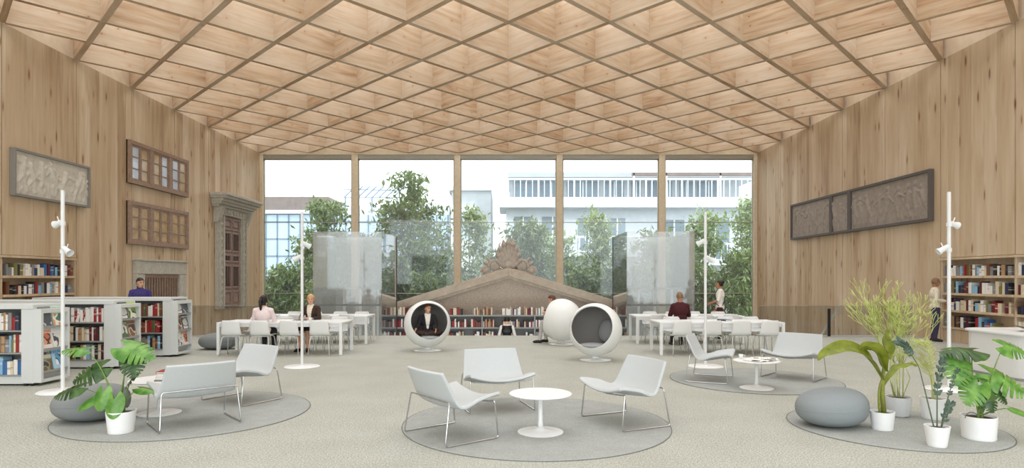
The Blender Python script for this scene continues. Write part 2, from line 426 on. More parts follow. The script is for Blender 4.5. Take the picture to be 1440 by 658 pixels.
    def build(s, name, mats=None, parent=None, smooth=False, bevel=0, loc=None, rotz=None, seg=2, smart=None):
        o = bpy.data.objects.new(name, s.mesh(name, mats, smooth or smart is not None)); COL.objects.link(o)
        if smart is not None: o.data.set_sharp_from_angle(angle=R(smart))
        if parent is not None: o.parent = parent
        if loc is not None: o.location = loc
        if rotz is not None: o.rotation_euler.z = rotz
        if bevel:
            b = o.modifiers.new('bevel', 'BEVEL'); b.width = bevel; b.segments = seg; b.limit_method = 'ANGLE'; b.angle_limit = R(40)
        return o
def tag(o, label=None, cat=None, group=None, kind=None):
    for k, v in (('label', label), ('category', cat), ('group', group), ('kind', kind)):
        if v: o[k] = v
    return o
def empty(name, label, cat, loc=(0, 0, 0), rz=0, group=None):
    o = bpy.data.objects.new(name, None); COL.objects.link(o); o.location = loc; o.rotation_euler = (0, 0, rz)
    o.empty_display_size = .2
    return tag(o, label, cat, group)
KIDS = {}
def copy_tree(o, loc=None, rz=None, label=None, parent=None):
    c = o.copy(); COL.objects.link(c)
    if parent is not None: c.parent = parent
    if loc is not None: c.location = loc
    if rz is not None: c.rotation_euler.z = rz
    if label: c['label'] = label
    for ch in list(o.children): copy_tree(ch, parent=c)
    return c
def fillet(pts, r, n=5, closed=True):
    P = [Vector(p) for p in pts]; out = []; N = len(P)
    for i in range(N):
        if not closed and i in (0, N - 1): out.append(P[i]); continue
        a, b, c = P[i - 1], P[i], P[(i + 1) % N]
        d1 = (a - b); d2 = (c - b); q = min(r, d1.length * .45, d2.length * .45)
        p0 = b + d1.normalized() * q; p2 = b + d2.normalized() * q
        for k in range(n + 1):
            t = k / n; out.append(p0 * (1 - t) ** 2 + b * 2 * t * (1 - t) + p2 * t * t)
    return out
ORD = ['zeroth', 'first', 'second', 'third', 'fourth', 'fifth', 'sixth', 'seventh', 'eighth', 'ninth', 'tenth', 'eleventh', 'twelfth', 'thirteenth', 'fourteenth',
       'fifteenth', 'sixteenth', 'seventeenth', 'eighteenth', 'nineteenth', 'twentieth'] + ['twenty-' + x for x in ('first', 'second', 'third', 'fourth', 'fifth', 'sixth', 'seventh', 'eighth', 'ninth')] + ['thirtieth'] + ['thirty-' + x for x in ('first', 'second', 'third', 'fourth', 'fifth', 'sixth', 'seventh', 'eighth', 'ninth')] + ['fortieth']
# ================================================================== THE SETTING
W = 12.0; YB = 29.83; PX, PY = 2.4, 2.53; ZC = 7.77; ZT = 8.9; YE = 18.5; ZL = -1.4
YF = YB - 13 * PY
def struct(name, mb, mats=None, **kw):
    o = mb.build(name, mats, **kw); o['kind'] = 'structure'; return o

b = MB(); b.box(-W, W, YF, YE, -.35, 0); floor = struct('floor', b, 'speckled_carpet')
b = MB(); b.box(-W, W, YE - .02, YE + .02, -.36, .004); struct('trim_1', b, 'concrete_edge')
b = MB(); b.box(-W, W, YE + .02, YB + .3, ZL - .2, ZL); struct('floor_sunken', b, 'sunken_floor')

# coffered timber ceiling: a lattice of crossing boards, open to the skylights above
rnd = random.Random(3)
b = MB(); b.uv = []
def board(p, q, t):
    p = Vector((p[0], p[1], 0)); q = Vector((q[0], q[1], 0)); d = (q - p); L = d.length; d.normalize(); nrm = Vector((-d.y, d.x, 0)) * t / 2
    vs = []
    for z in (ZC, ZT):
        for c in (p + nrm, q + nrm, q - nrm, p - nrm): vs.append((c.x, c.y, z))
    fs = [(0, 1, 5, 4), (2, 3, 7, 6), (3, 2, 1, 0), (4, 5, 6, 7), (0, 4, 7, 3), (1, 2, 6, 5)]
    b.add(vs, fs)
    H = ZT - ZC
    for k in range(6):
        ou, ov = rnd.uniform(0, 60), rnd.uniform(0, 60)
        if k < 2: uv = [(0, 0), (L, 0), (L, H), (0, H)]
        elif k < 4: uv = [(0, 0), (L, 0), (L, t), (0, t)]
        else: uv = [(0, 0), (t, 0), (t, H), (0, H)]
        b.uv += [(u + ou, v + ov) for u, v in uv]
hx, hy = PX / 2, PY / 2; sl = math.hypot(hx, hy); T = .14
short = T / (2 * hx * hy / sl ** 2) / 2
for j in range(-1, 28):
    y = YB - hy * j
    for i in range(-10, 11):
        if (i + j) % 2: continue
        x = hx * i
        if y > YB + .01 or y - hy < YF - 2: continue
        if x + hx <= W + .01: board((x, y), (x + hx, y - hy), T)
        if x - hx >= -W - .01:
            dx, dy = -hx / sl * short, -hy / sl * short
            board((x + dx, y + dy), (x - hx - dx, y - hy - dy), T)
ceil_o = struct('ceiling', b, 'ceiling_timber')

# timber panelled side walls, with a recess for the built-in bookcases
BAY0, BAY1, BZ = YB - 5 * PY, YB - 7 * PY, 2.28
for sgn, nm in ((-1, 'wall_left'), (1, 'wall_right')):
    b = MB()
    for k in range(13):
        y1, y0 = YB - k * PY - .013, YB - (k + 1) * PY + .013
        z0 = BZ if k in (5, 6) else ZL
        b.box(min(sgn * W, sgn * (W + .4)), max(sgn * W, sgn * (W + .4)), y0, y1, z0, ZC)
    x0, x1 = sorted((sgn * (W + .4), sgn * (W + .5)))
    b.box(x0, x1, YF, YB + .3, ZL, ZT)
    up = MB(); up.box(*sorted((sgn * (W + .06), sgn * (W + .4))), YF, YB, ZC + .001, ZT); struct('trim_%d' % (20 + (sgn > 0)), up, 'upstand_timber')
    x0, x1 = sorted((sgn * W, sgn * (W + .45)))
    b.box(x0, x1, BAY1 - .006, BAY0 + .006, ZL, -.001)
    struct(nm, b, 'wood_panelling')
# window wall at the back
b = MB(); b.box(-W - .4, W + .4, YB, YB + .35, ZC - .08, ZT); struct('wall_back', b, 'mullion_timber')
b = MB(); b.box(-W, W, YB + .05, YB + .3, ZC - .27, ZC - .08); struct('trim_2', b, 'window_metal')
MULL = [-W, -7.42, -2.47, 2.47, 7.42, W]
for i, x in enumerate(MULL):
    w = .15 if 0 < i < 5 else .16
    b = MB(); b.box(x - w, x + w, YB + .0, YB + .3, ZL, ZC - .08); struct('trim_%d' % (i + 3), b, 'mullion_timber', bevel=.01)
for i in range(5):
    x0, x1 = MULL[i] + .15, MULL[i + 1] - .15
    f = MB()
    for (a0, a1, z0, z1) in ((x0, x0 + .05, ZL, ZC - .27), (x1 - .05, x1, ZL, ZC - .27), (x0, x1, ZL, ZL + .1), (x0, x1, ZC - .33, ZC - .27), (x0, x1, 4.42, 4.45), (x0, x1, .98, 1.01)):
        f.box(a0, a1, YB + .12, YB + .2, z0, z1)
    wo = struct('window_%d' % (i + 1), f, 'window_metal')
    g = MB(); g.box(x0, x1, YB + .155, YB + .165, ZL, ZC - .27)
    g.build('pane', 'window_glass', wo)
b = MB(); b.box(-70, 70, YB + .5, 120, -3.2, -3.0); tag(struct('ground', b, 'courtyard'))

# ------------------------------------------------------------------ beyond the glass: buildings
def bpart(name, m, parent, *boxes):
    b = MB()
    for q in boxes: b.box(*q)
    return b.build(name, m, parent)
# left: curtain wall office block
D = 62.0
def X(px, d=D): return (px - CX) * d / F
def Z(py, d=D): return EYE - (py - CY) * d / F
off = empty('office_building', 'glazed office block with a brown roof, behind the trees on the doorway side', 'building', (0, 0, 0))
bpart('wall', 'facade_white', off, (X(250), X(630), D + .4, D + 14, -3, Z(300)))
bpart('roof', 'roof_brown', off, (X(250), X(463), D - .2, D + 12, Z(298), Z(277)))
bpart('roof_edge', 'facade_pale', off, (X(250), X(470), D - .5, D + .3, Z(301), Z(296)))
g = bpart('curtain_wall', 'facade_glass', off, (X(250), X(632), D, D + .4, -3, Z(302)))
b = MB()
for px in range(262, 632, 16): b.box(X(px) - .06, X(px) + .06, D - .08, D + .02, -3, Z(302))
for py in (312, 336, 360, 384, 408, 432): b.box(X(250), X(632), D - .08, D + .02, Z(py) - .06, Z(py) + .06)
b.build('mullion_grid', 'facade_mullion', off)
bpart('set_back_storey', 'facade_pale', off, (X(470), X(628), D + 3, D + 10, Z(302), Z(284)))
b = MB()
for k in range(8):
    x = X(480 + k * 10); b.bar((x, D + 1, Z(276)), (x + 1.2, D + 1, Z(260)), .12, .12)
b.bar((X(478), D + 1, Z(264)), (X(560), D + 1, Z(266)), .1, .1); b.bar((X(480), D + 1, Z(276)), (X(564), D + 1, Z(276)), .1, .1)
for k in (482, 520, 556): b.bar((X(k), D + 1, Z(302)), (X(k), D + 1, Z(275)), .14, .14)
b.build('roof_pergola_lattice', 'facade_mullion', off)
# middle: low grey block
D = 58.0
gb = empty('grey_building', 'low pale grey block between the office block and the balcony apartments', 'building')
bpart('wall', 'facade_grey', gb, (X(640), X(692), D, D + 10, -3, Z(272)))
bpart('parapet', 'facade_white', gb, (X(636), X(694), D - .3, D + .2, Z(276), Z(270)))
bpart('side_wall', 'facade_white', gb, (X(640), X(672), D - .6, D, -3, Z(296)))
for (a, c) in ((650, 664),): bpart('window', 'facade_glass', gb, (X(a), X(c), D - .7, D - .6, Z(340), Z(304)))
bpart('chimney', 'facade_pale', gb, (X(684), X(690), D + 1, D + 2, Z(272), Z(258)))
bpart('roof_tank', 'roof_brown', gb, (X(664), X(632), D + 4, D + 7, Z(272), Z(268)))
# right: terraced apartments with balconies
D = 54.0
ap = empty('apartment_building', 'white terraced apartment block with long railed balconies', 'building')
bpart('wall', 'facade_pale', ap, (X(712), X(1110), D, D + 12, -3, Z(304)))
bpart('terrace_slab', 'facade_pale', ap, (X(704), X(1110), D - 1.6, D + 4, Z(307), Z(296)))
bpart('penthouse_wall', 'facade_grey', ap, (X(716), X(1010), D + 2.4, D + 9, Z(296), Z(262)))
bpart('roof', 'facade_grey', ap, (X(714), X(1030), D + .6, D + 10, Z(266), Z(260)))
for (a, c) in ((722, 752), (756, 784), (790, 830), (838, 862), (872, 884), (890, 905), (912, 924), (934, 950), (956, 985)):
    w = bpart('window', 'facade_glass_dark', ap, (X(a), X(c), D + 2.3, D + 2.42, Z(294), Z(268)))
    bpart('window_bar', 'rail_white', w, ((X(a) + X(c)) / 2 - .05, (X(a) + X(c)) / 2 + .05, D + 2.22, D + 2.3, Z(294), Z(268)))
def railing(name, x0, x1, y, z0, z1, parent, side=None):
    b = MB(); n = int((x1 - x0) / .5)
    for i in range(n + 1):
        x = x0 + (x1 - x0) * i / n; w = .032 if i % 6 else .07
        b.box(x - w, x + w, y - .04, y + .04, z0, z1)
    b.box(x0, x1, y - .06, y + .06, z1 - .1, z1 + .06); b.box(x0, x1, y - .06, y + .06, z0, z0 + .08)
    if side:
        for i in range(9):
            yy = y + side * i / 8; b.box(x0 - .05, x0 + .05, yy - .05, yy + .05, z0, z1)
        b.box(x0 - .06, x0 + .06, y, y + side, z1 - .1, z1 + .06)
    return b.build(name, 'rail_white', parent)
railing('terrace_railing', X(708), X(1064), D - 1.5, Z(296), Z(273), ap, side=4)
bpart('balcony_slab', 'facade_pale', ap, (X(752), X(880), D - 1.8, D, Z(366), Z(360)))
railing('balcony_railing', X(756), X(878), D - 1.7, Z(360), Z(342), ap)
bpart('balcony_slab', 'facade_pale', ap, (X(900), X(1100), D - 1.8, D, Z(376), Z(370)))
railing('balcony_railing', X(902), X(1098), D - 1.7, Z(370), Z(350), ap)
for (a, c, t, bt) in ((722, 744, 316, 350), (756, 782, 316, 360), (800, 826, 318, 362), (838, 858, 318, 362), (905, 930, 320, 370), (950, 985, 320, 370), (1010, 1040, 320, 370), (730, 760, 384, 430), (820, 850, 384, 430)):
    w = bpart('window', 'facade_glass_dark', ap, (X(a), X(c), D - .1, D + .05, Z(bt), Z(t)))
    bpart('window_bar', 'rail_white', w, ((X(a) + X(c)) / 2 - .06, (X(a) + X(c)) / 2 + .06, D - .18, D - .1, Z(bt), Z(t)))
for px, h in ((744, 252), (764, 252), (905, 256), (970, 255)):
    bpart('chimney', 'facade_grey', ap, (X(px - 3), X(px + 3), D + 5, D + 6, Z(264), Z(h)))
bpart('awning_beam', 'roof_brown', ap, (X(864), X(1034), D - 1, D - .7, Z(268), Z(264)))
for px in (866, 905, 970, 1030): bpart('awning_post', 'rail_white', ap, (X(px) - .07, X(px) + .07, D - 1, D - .8, Z(296), Z(265)))
D = 66.0
sh = empty('gabled_building', 'white gabled roof building rising above the balcony apartments', 'building')
b = MB(); M = Matrix.Translation((0, D, 0)) @ Matrix.Rotation(R(90), 4, 'X')
b.prism([(X(978), -3), (X(1120), -3), (X(1120), Z(252)), (X(1012), Z(244)), (X(978), Z(262))], 10, None, Matrix.Translation((0, 10, 0)) @ M)
b.build('gable_wall', 'facade_white', sh)
bpart('stair_tower', 'facade_pale', sh, (X(1030), X(1090), D + 3, D + 9, Z(252), Z(226)))
bpart('vent_grille', 'facade_mullion', sh, (X(1040), X(1066), D + 2.8, D + 3, Z(242), Z(230)))
for px in (996, 1002, 1006): bpart('roof_mast', 'facade_mullion', sh, (X(px) - .08, X(px) + .08, D + 4, D + 4.2, Z(262), Z(226)))

# ------------------------------------------------------------------ trees in the courtyard
rt = random.Random(11)
def tree(label, px, d, top, spread, n, mat, stems=3, lsz=.2, low=.1):
    n = int(n * .85); spread *= 1.12
    x = (px - CX) * d / F; zt = EYE - (top - CY) * d / F; z0 = -3.0; H = zt - z0
    root = empty('courtyard_tree', label, 'tree', (x, d, z0), 0, 'trees in the courtyard')
    tr = MB(); tips = []
    for k in range(stems):
        lean = Vector((rt.uniform(-1, 1), rt.uniform(-1, 1), 0)) * spread * .45
        pts = [Vector((rt.uniform(-.15, .15), rt.uniform(-.15, .15), 0)) + lean * t ** 1.5 + Vector((0, 0, H * t * rt.uniform(.86, .96) if t == 1 else H * t * .92)) for t in (0, .25, .5, .75, 1)]
        tr.tube(pts, [.07, .06, .045, .03, .012], 6)
        for q in range(20):
            t = rt.uniform(.25, .98); i = min(3, int(t * 4)); f = t * 4 - i; p = pts[i].lerp(pts[i + 1], f)
            a = rt.uniform(0, 6.28); L = spread * (1.15 - t * .75) * rt.uniform(.5, 1.1)
            e = p + Vector((math.cos(a) * L, math.sin(a) * L, L * rt.uniform(.15, .7)))
            m = p.lerp(e, .5) + Vector((0, 0, .12 * L)); tr.tube([p, m, e], [.022, .015, .006], 4)
            tips += [(p, m, e)] * 1
    tr.build('trunk', 'bark', root, smooth=True)
    lf = MB(); vs = []; fs = []
    for k in range(n):
        p, m, e = rt.choice(tips); t = rt.uniform(.15, 1.08)
        c = (p.lerp(m, t * 2) if t < .5 else m.lerp(e, t * 2 - 1)) + Vector((rt.gauss(0, .3), rt.gauss(0, .3), rt.gauss(0, .26)))
        if c.z > H + .1 or c.z < low: continue
        s = lsz * rt.uniform(.6, 1.3); M = Euler((rt.uniform(0, 6.28), rt.uniform(-.9, .9), rt.uniform(0, 6.28))).to_matrix()
        o = len(vs)
        for q in ((0, -1, 0), (.36, 0, .1), (0, 1.1, 0), (-.36, 0, .1)): vs.append(c + M @ (Vector(q) * s))
        fs += [(o, o + 1, o + 2), (o, o + 2, o + 3)]
    lf.add(vs, fs); lf.build('crown', mat, root)
    return root
tree('bushy green tree beyond the window, behind the table of the two women', 396, 36, 372, 2.0, 4200, 'tree_leaf', 4)
tree('tall slender tree beyond the window behind the frosted glass box by the women', 470, 38, 268, 2.0, 3600, 'tree_leaf', 3)
tree('shorter shrubby tree behind the frosted glass box near the doorway side', 505, 35, 330, 1.8, 3600, 'tree_leaf_dark', 4)
tree('tall airy tree beyond the seated reader, reaching highest of all', 590, 37, 250, 3.3, 7600, 'tree_leaf', 4)
tree('leafy tree between the glass box and the seated reader, below the airy tree', 545, 34, 345, 1.9, 3800, 'tree_leaf_dark', 4)
tree('slim pale tree beside the second window post', 662, 39, 275, 1.2, 1900, 'tree_leaf_pale', 2)
tree('broad green tree directly behind the palmette of the pediment', 740, 37, 300, 2.0, 4600, 'tree_leaf', 4)
tree('low dark tree peeping over the pediment slope toward the women', 655, 34, 372, 1.7, 2600, 'tree_leaf_dark', 4)
tree('low dense tree over the pediment slope behind the ball chairs', 826, 35, 372, 2.1, 4400, 'tree_leaf', 4)
tree('pale tree of small leaves in front of the apartment balconies', 848, 38, 280, 1.6, 3000, 'tree_leaf_pale', 3)
tree('tree behind the frosted glass box by the man in dark red', 920, 36, 322, 2.1, 3800, 'tree_leaf', 4)
tree('tall pale tree behind the standing woman', 985, 38, 285, 1.7, 3000, 'tree_leaf_pale', 3)
tree('dense green tree beside the last window post at the panelled wall', 1040, 35, 350, 2.0, 5000, 'tree_leaf', 4)
tree('tall thin tree in the corner of the last window', 1052, 40, 262, 1.3, 2200, 'tree_leaf_pale', 3)
tree('bush low in the first window beside the stone doorway', 375, 33, 405, 1.5, 2600, 'tree_leaf_dark', 4)
tree('bush low behind the standing woman at the last tables', 1000, 33, 398, 1.8, 3400, 'tree_leaf_dark', 4)
tree('airy tree between the first two window posts, before the office glazing', 440, 41, 315, 1.8, 3000, 'tree_leaf', 3)
tree('green bush beyond the glass between the airy tree and the pediment slope', 620, 33, 385, 1.8, 3200, 'tree_leaf', 4)
tree('bush with mixed foliage low behind the glass enclosure by the women', 455, 32.5, 395, 1.7, 3000, 'tree_leaf', 4)
tree('leafy tree low beyond the pediment slope beside the second glass enclosure', 875, 33, 372, 1.9, 3600, 'tree_leaf_dark', 4)
tree('light green tree behind the pole lamp of the man in dark red', 955, 34, 345, 1.8, 3400, 'tree_leaf', 4)
tree('small pale tree over the palmette before the balconies', 790, 40, 320, 1.3, 2000, 'tree_leaf_pale', 3)
tree('small tree in front of the grey block close by the palmette', 695, 41, 345, 1.5, 2200, 'tree_leaf', 3)
# ================================================================== WALL PIECES
def wbox(b, sgn, y0, y1, z0, z1, d0, d1, m=None):
    """box on a side wall: d0..d1 is the distance out of the wall plane into the room"""
    x0, x1 = sorted((sgn * (W - d0), sgn * (W - d1))); b.box(x0, x1, y0, y1, z0, z1, m)

# carved relief slabs
def relief_slab(root, name, sgn, y0, y1, z0, z1, m, seed, nfig):
    rr = random.Random(seed); L = y1 - y0; H = z1 - z0; caps = []
    for k in range(nfig):                      # standing and leaning figures of the relief, as soft ridges
        cx = L * (k + .5) / nfig + rr.uniform(-.1, .1); lean = rr.uniform(-.18, .18); h = H * rr.uniform(.62, .8); z = H * .1
        hip = (cx + lean * .4, z + h * .48); sh_ = (cx + lean, z + h * .8)
        caps += [(hip, sh_, .085, .05), ((cx + lean * 1.1, z + h * .95), (cx + lean * 1.15, z + h), .06, .055)]
        for s in (-1, 1):
            kn = (hip[0] + s * rr.uniform(.02, .14), z + h * .24); caps += [(hip, kn, .05, .038), (kn, (kn[0] + rr.uniform(-.1, .1), z), .035, .03)]
            el = (sh_[0] + s * rr.uniform(.1, .22), sh_[1] - rr.uniform(-.08, .2)); caps += [(sh_, el, .035, .034), (el, (el[0] + s * rr.uniform(-.05, .22), el[1] + rr.uniform(-.15, .2)), .03, .03)]
        for q in range(3):
            a = (cx + rr.uniform(-.25, .25), z + h * rr.uniform(.1, .7)); caps.append((a, (a[0] + rr.uniform(-.15, .15), a[1] - rr.uniform(.1, .3)), .03, .022))
    def h_at(u, v):
        best = 0
        for (ax, az), (bx, bz), r, hh in caps:
            dx, dz = bx - ax, bz - az; t = max(0, min(1, ((u - ax) * dx + (v - az) * dz) / (dx * dx + dz * dz + 1e-9)))
            d = math.hypot(u - ax - dx * t, v - az - dz * t)
            if d < r: best = max(best, hh * math.sqrt(1 - (d / r) ** 2))
        return best
    nu, nv = int(L / .03), int(H / .03); base = .07
    b = MB()
    b.grid(lambda i, j: Vector((sgn * (W - base - h_at(i * L, j * H)), y0 + i * L, z0 + j * H)), nu, nv)
    b.build(name, m, root, smooth=True)
    k = MB(); wbox(k, sgn, y0, y1, z0, z1, .005, base - .004); k.build('slab_backing', m, root)
def slab_frame(root, sgn, y0, y1, z0, z1, m, w=.06):
    f = MB()
    for a in ((y0, y1, z0 - w, z0), (y0, y1, z1, z1 + w), (y0 - w, y0, z0 - w, z1 + w), (y1, y1 + w, z0 - w, z1 + w)):
        wbox(f, sgn, *a, .005, .135)
    f.build('frame', m, root, bevel=.006)
r1 = empty('relief_panel', 'pale carved stone relief with figures high on the wall above the white bookcases', 'relief', (-W, 16.2, 3.7))
def rel(o, root):
    pass
def local_children(root):
    off = Vector(root.location)
    for ch in root.children:
        ch.location = ch.location - off
relief_slab(r1, 'carved_face', -1, 14.93, 17.52, 3.77, 4.81, 'relief_stone', 5, 7); slab_frame(r1, -1, 14.93, 17.52, 3.77, 4.81, 'relief_frame'); local_children(r1)
for (y0, y1, lab, seed, nf) in ((17.52, 21.5, 'longest dark carved relief slab, nearest the reception desk on the panelled wall', 8, 9), (21.68, 22.72, 'narrow middle dark relief slab between two longer ones', 9, 3), (22.9, 25.98, 'dark relief slab nearest the window wall, last of a row of three', 10, 7)):
    r = empty('relief_panel', lab, 'relief', (W, (y0 + y1) / 2, 3.3), 0, 'dark relief frieze')
    relief_slab(r, 'carved_face', 1, y0, y1, 3.42, 4.72, 'dark_relief_stone', seed, nf); slab_frame(r, 1, y0, y1, 3.42, 4.72, 'dark_relief_frame', .085); local_children(r)

# old timber windows hung on the wall
def old_window(z0, z1, label, pane_m):
    y0, y1 = 19.4, 23.0; root = empty('old_timber_window', label, 'window', (-W, 21.2, z0), 0, 'old casement windows hung on the wall')
    f = MB(); wbox(f, -1, y0, y1, z0, z1, .005, .05); f.build('back_board', 'window_back', root)
    f = MB(); w = .12
    for a in ((y0 + w, y1 - w, z0, z0 + w), (y0 + w, y1 - w, z1 - w, z1), (y0, y0 + w, z0, z1), (y1 - w, y1, z0, z1)): wbox(f, -1, *a, .005, .13)
    step = (y1 - y0 - w) / 3
    for k in (1, 2): wbox(f, -1, y0 + w / 2 + k * step - .1, y0 + w / 2 + k * step + .1, z0 + w, z1 - w, .01, .122)
    f.build('frame', 'window_timber', root, bevel=.008)
    for k in range(3):
        a0 = y0 + w / 2 + k * step + (.1 if k else w / 2); a1 = y0 + w / 2 + (k + 1) * step - (.1 if k < 2 else w / 2)
        for q in range(2):
            c0 = a0 + (a1 - a0) * q / 2 + .008; c1 = a0 + (a1 - a0) * (q + 1) / 2 - .008; s = MB(); t = .055
            for bx in ((c0, c1, z0 + w, z0 + w + t), (c0, c1, z1 - w - t, z1 - w), (c0, c0 + t, z0 + w + t, z1 - w - t), (c1 - t, c1, z0 + w + t, z1 - w - t)): wbox(s, -1, *bx, .055, .1)
            for n in (1, 2):
                zz = z0 + w + (z1 - z0 - 2 * w) * n / 3; wbox(s, -1, c0, c1, zz - .016, zz + .016, .06, .095)
            sash = s.build('casement', 'window_timber', root)
            p = MB(); wbox(p, -1, c0 + t, c1 - t, z0 + w + t, z1 - w - t, .06, .07)
            p.build('pane', pane_m[(k + q) % 2], sash)
    local_children(root)
old_window(4.72, 6.08, 'upper dark timber casement window of six sashes hung high on the panelled wall', ('pane_sky_reflection', 'pane_amber'))
old_window(2.8, 4.17, 'lower dark timber casement window of six sashes above the stone framed grille', ('pane_amber', 'pane_amber'))

# stone framed opening with iron grille behind the purple jumper
root = empty('stone_framed_grille', 'pale stone surround with a barred grille, behind the man in purple', 'wall opening', (-W, 21.2, 0))
y0, y1, z1 = 19.75, 22.75, 2.28
f = MB(); w = .42
for a in ((y0, y0 + w, 0, z1 - w), (y1 - w, y1, 0, z1 - w)):
    f = MB(); wbox(f, -1, *a, .005, .16); f.build('jamb', 'doorway_stone', root, bevel=.012)
f = MB(); wbox(f, -1, y0, y1, z1 - w, z1, .005, .18); wbox(f, -1, y0 - .06, y1 + .06, z1, z1 + .07, .005, .22); f.build('lintel', 'doorway_stone', root, bevel=.012)
f = MB(); wbox(f, -1, y0 + w, y1 - w, 0, z1 - w, .005, .03); f.build('back_board', 'old_door_dark', root)
f = MB()
for k in range(14):
    y = y0 + w + .06 + (y1 - y0 - 2 * w - .12) * k / 13; wbox(f, -1, y - .022, y + .022, .9, z1 - w, .04, .09)
wbox(f, -1, y0 + w, y1 - w, z1 - w - .12, z1 - w, .04, .1)
f.build('grille', 'window_timber', root)
f = MB(); wbox(f, -1, y0 + w, y1 - w, 0, .95, .03, .11); f.build('sill_board', 'old_door_timber', root, bevel=.01)
local_children(root)

# classical doorway
root = empty('stone_doorway', 'tall classical stone doorway with cornice around a brown panelled door', 'doorway', (-W, 26.6, .45))
y0, y1, z0, z1 = 25.25, 28.0, .45, 4.35
for a, r_ in ((y0, (.06, .4)), (y1 - .55, (.05, .39))):
    f = MB(); wbox(f, -1, a, a + .55, z0, z1, .005, .16)
    for q in r_: wbox(f, -1, a + q, a + q + .1, z0, z1, .155, .22)
    f.build('jamb', 'doorway_stone', root, bevel=.015)
for yy in (y0 + .28, y1 - .28):
    f = MB()
    for k in range(13): f.ell((-W + .17, yy, z0 + .2 + k * .3), (.05, .08, .1), 8, 6)
    f.build('jamb_carving', 'doorway_stone', root, smooth=True)
f = MB(); wbox(f, -1, y0, y1, z1, z1 + .3, .005, .2); f.build('frieze', 'doorway_stone', root, bevel=.015)
f = MB()
for k in range(9): f.ell((-W + .21, y0 + .2 + k * .29, z1 + .15), (.05, .1, .1), 8, 6)
f.build('frieze_carving', 'doorway_stone', root, smooth=True)
for yy in (y0 - .1, y1 - .12):
    f = MB()
    b2 = [(-W + .005, z1 - .35), (-W + .18, z1 - .3), (-W + .26, z1 - .1), (-W + .42, z1 + .3), (-W + .005, z1 + .3)]
    T4 = Matrix(((1, 0, 0, 0), (0, 0, 1, yy), (0, 1, 0, 0), (0, 0, 0, 1)))
    f.prism(b2, .22, None, T4); f.build('console_bracket', 'doorway_stone', root)
f = MB()
for zz, d in ((z1 + .3, .30), (z1 + .4, .42), (z1 + .5, .52), (z1 + .62, .66), (z1 + .72, .74)): wbox(f, -1, y0 - .1 - d * .45, y1 + .1 + d * .45, zz, zz + .125, .005, d)
f.build('cornice', 'doorway_stone', root, bevel=.02)
f = MB(); wbox(f, -1, y0 + .55, y1 - .55, z0, z1, .005, .05)
door = f.build('door_leaf', 'old_door_timber', root)
ym = (y0 + y1) / 2
for s in (0, 1):
    a0 = (y0 + .6, ym + .03)[s]; a1 = (ym - .03, y1 - .6)[s]
    for (q0, q1, m) in ((.08, .75, 0), (.86, 1.85, 1), (1.96, 2.3, 1), (2.4, 3.25, 1 - 0), (3.32, 3.84, 0)):
        f = MB(); t = .07
        for bx in ((a0, a1, z0 + q0, z0 + q0 + t), (a0, a1, z0 + q1 - t, z0 + q1), (a0, a0 + t, z0 + q0 + t, z0 + q1 - t), (a1 - t, a1, z0 + q0 + t, z0 + q1 - t)): wbox(f, -1, *bx, .045, .1)
        if not m: wbox(f, -1, a0 + .16, a1 - .16, z0 + q0 + .16, z0 + q1 - .16, .05, .09)
        p = f.build('door_panel', 'old_door_timber', door)
        if m:
            f = MB(); wbox(f, -1, a0 + t, a1 - t, z0 + q0 + t, z0 + q1 - t, .05, .055); 
            for n in range(3): 
                yy = a0 + t + (a1 - a0 - 2 * t) * (n + .5) / 3; wbox(f, -1, yy - .03, yy + .03, z0 + q0 + t, z0 + q1 - t, .055, .085)
            f.build('door_grille', 'old_door_dark', door)
local_children(root)

# ================================================================== BOOKS
BMESH = {}
def book_mesh(c):
    if c in BMESH: return BMESH[c]
    b = MB(); cm = 'book_' + c.replace(' ', '_')
    # unit book: x = thickness, y = depth (spine at y=-.5), z = height 0..1
    for s in (-1, 1): b.box(s * .5 - (.07 if s > 0 else 0), s * .5 + (.07 if s < 0 else 0), -.47, .5, 0, 1, cm)
    sp = [(-.5, -.47), (-.34, -.495), (0, -.505), (.34, -.495), (.5, -.47), (.43, -.44), (-.43, -.44)]
    b.prism(sp, 1.0, cm)
    b.box(-.43, .43, -.44, .47, .025, .965, 'paper')
    BMESH[c] = b.mesh('book'); return BMESH[c]
rb = random.Random(21)
PALETTE = ['red', 'white', 'white', 'white', 'black', 'black', 'black', 'cream', 'cream', 'blue', 'navy', 'brown', 'maroon', 'grey', 'tan', 'sky blue', 'olive', 'white', 'maroon', 'grey']
def put_book(c, loc, th, dp, h, rz, label, group, lean=0.0):
    o = bpy.data.objects.new('book', book_mesh(c)); COL.objects.link(o)
    o.scale = (th, dp, h); o.location = loc; o.rotation_euler = (0, lean, rz)
    return tag(o, label, 'book', group)
def book_row(origin, along, face_rz, length, depth, hmax, th, where, group, gaps=(), first=1, hmin=.55, flip=False, pal=PALETTE, start=0.0):
    """books side by side from origin along a direction; returns the number of books placed"""
    x = start; n = first
    while True:
        t = th * rb.uniform(.65, 1.4)
        if x + t > length: break
        skip = next((g for g in gaps if g[0] <= x < g[1]), None)
        if skip: x = skip[1]; continue
        h = hmax * rb.uniform(hmin, 1.0); c = rb.choice(pal)
        p = Vector(origin) + Vector(along) * (x + t / 2)
        put_book(c, p, t * .96, depth * rb.uniform(.82, 1.0), h, face_rz, '%s book, %s %s' % (c, ORD[n], where), group)
        x += t; n += 1
    return n
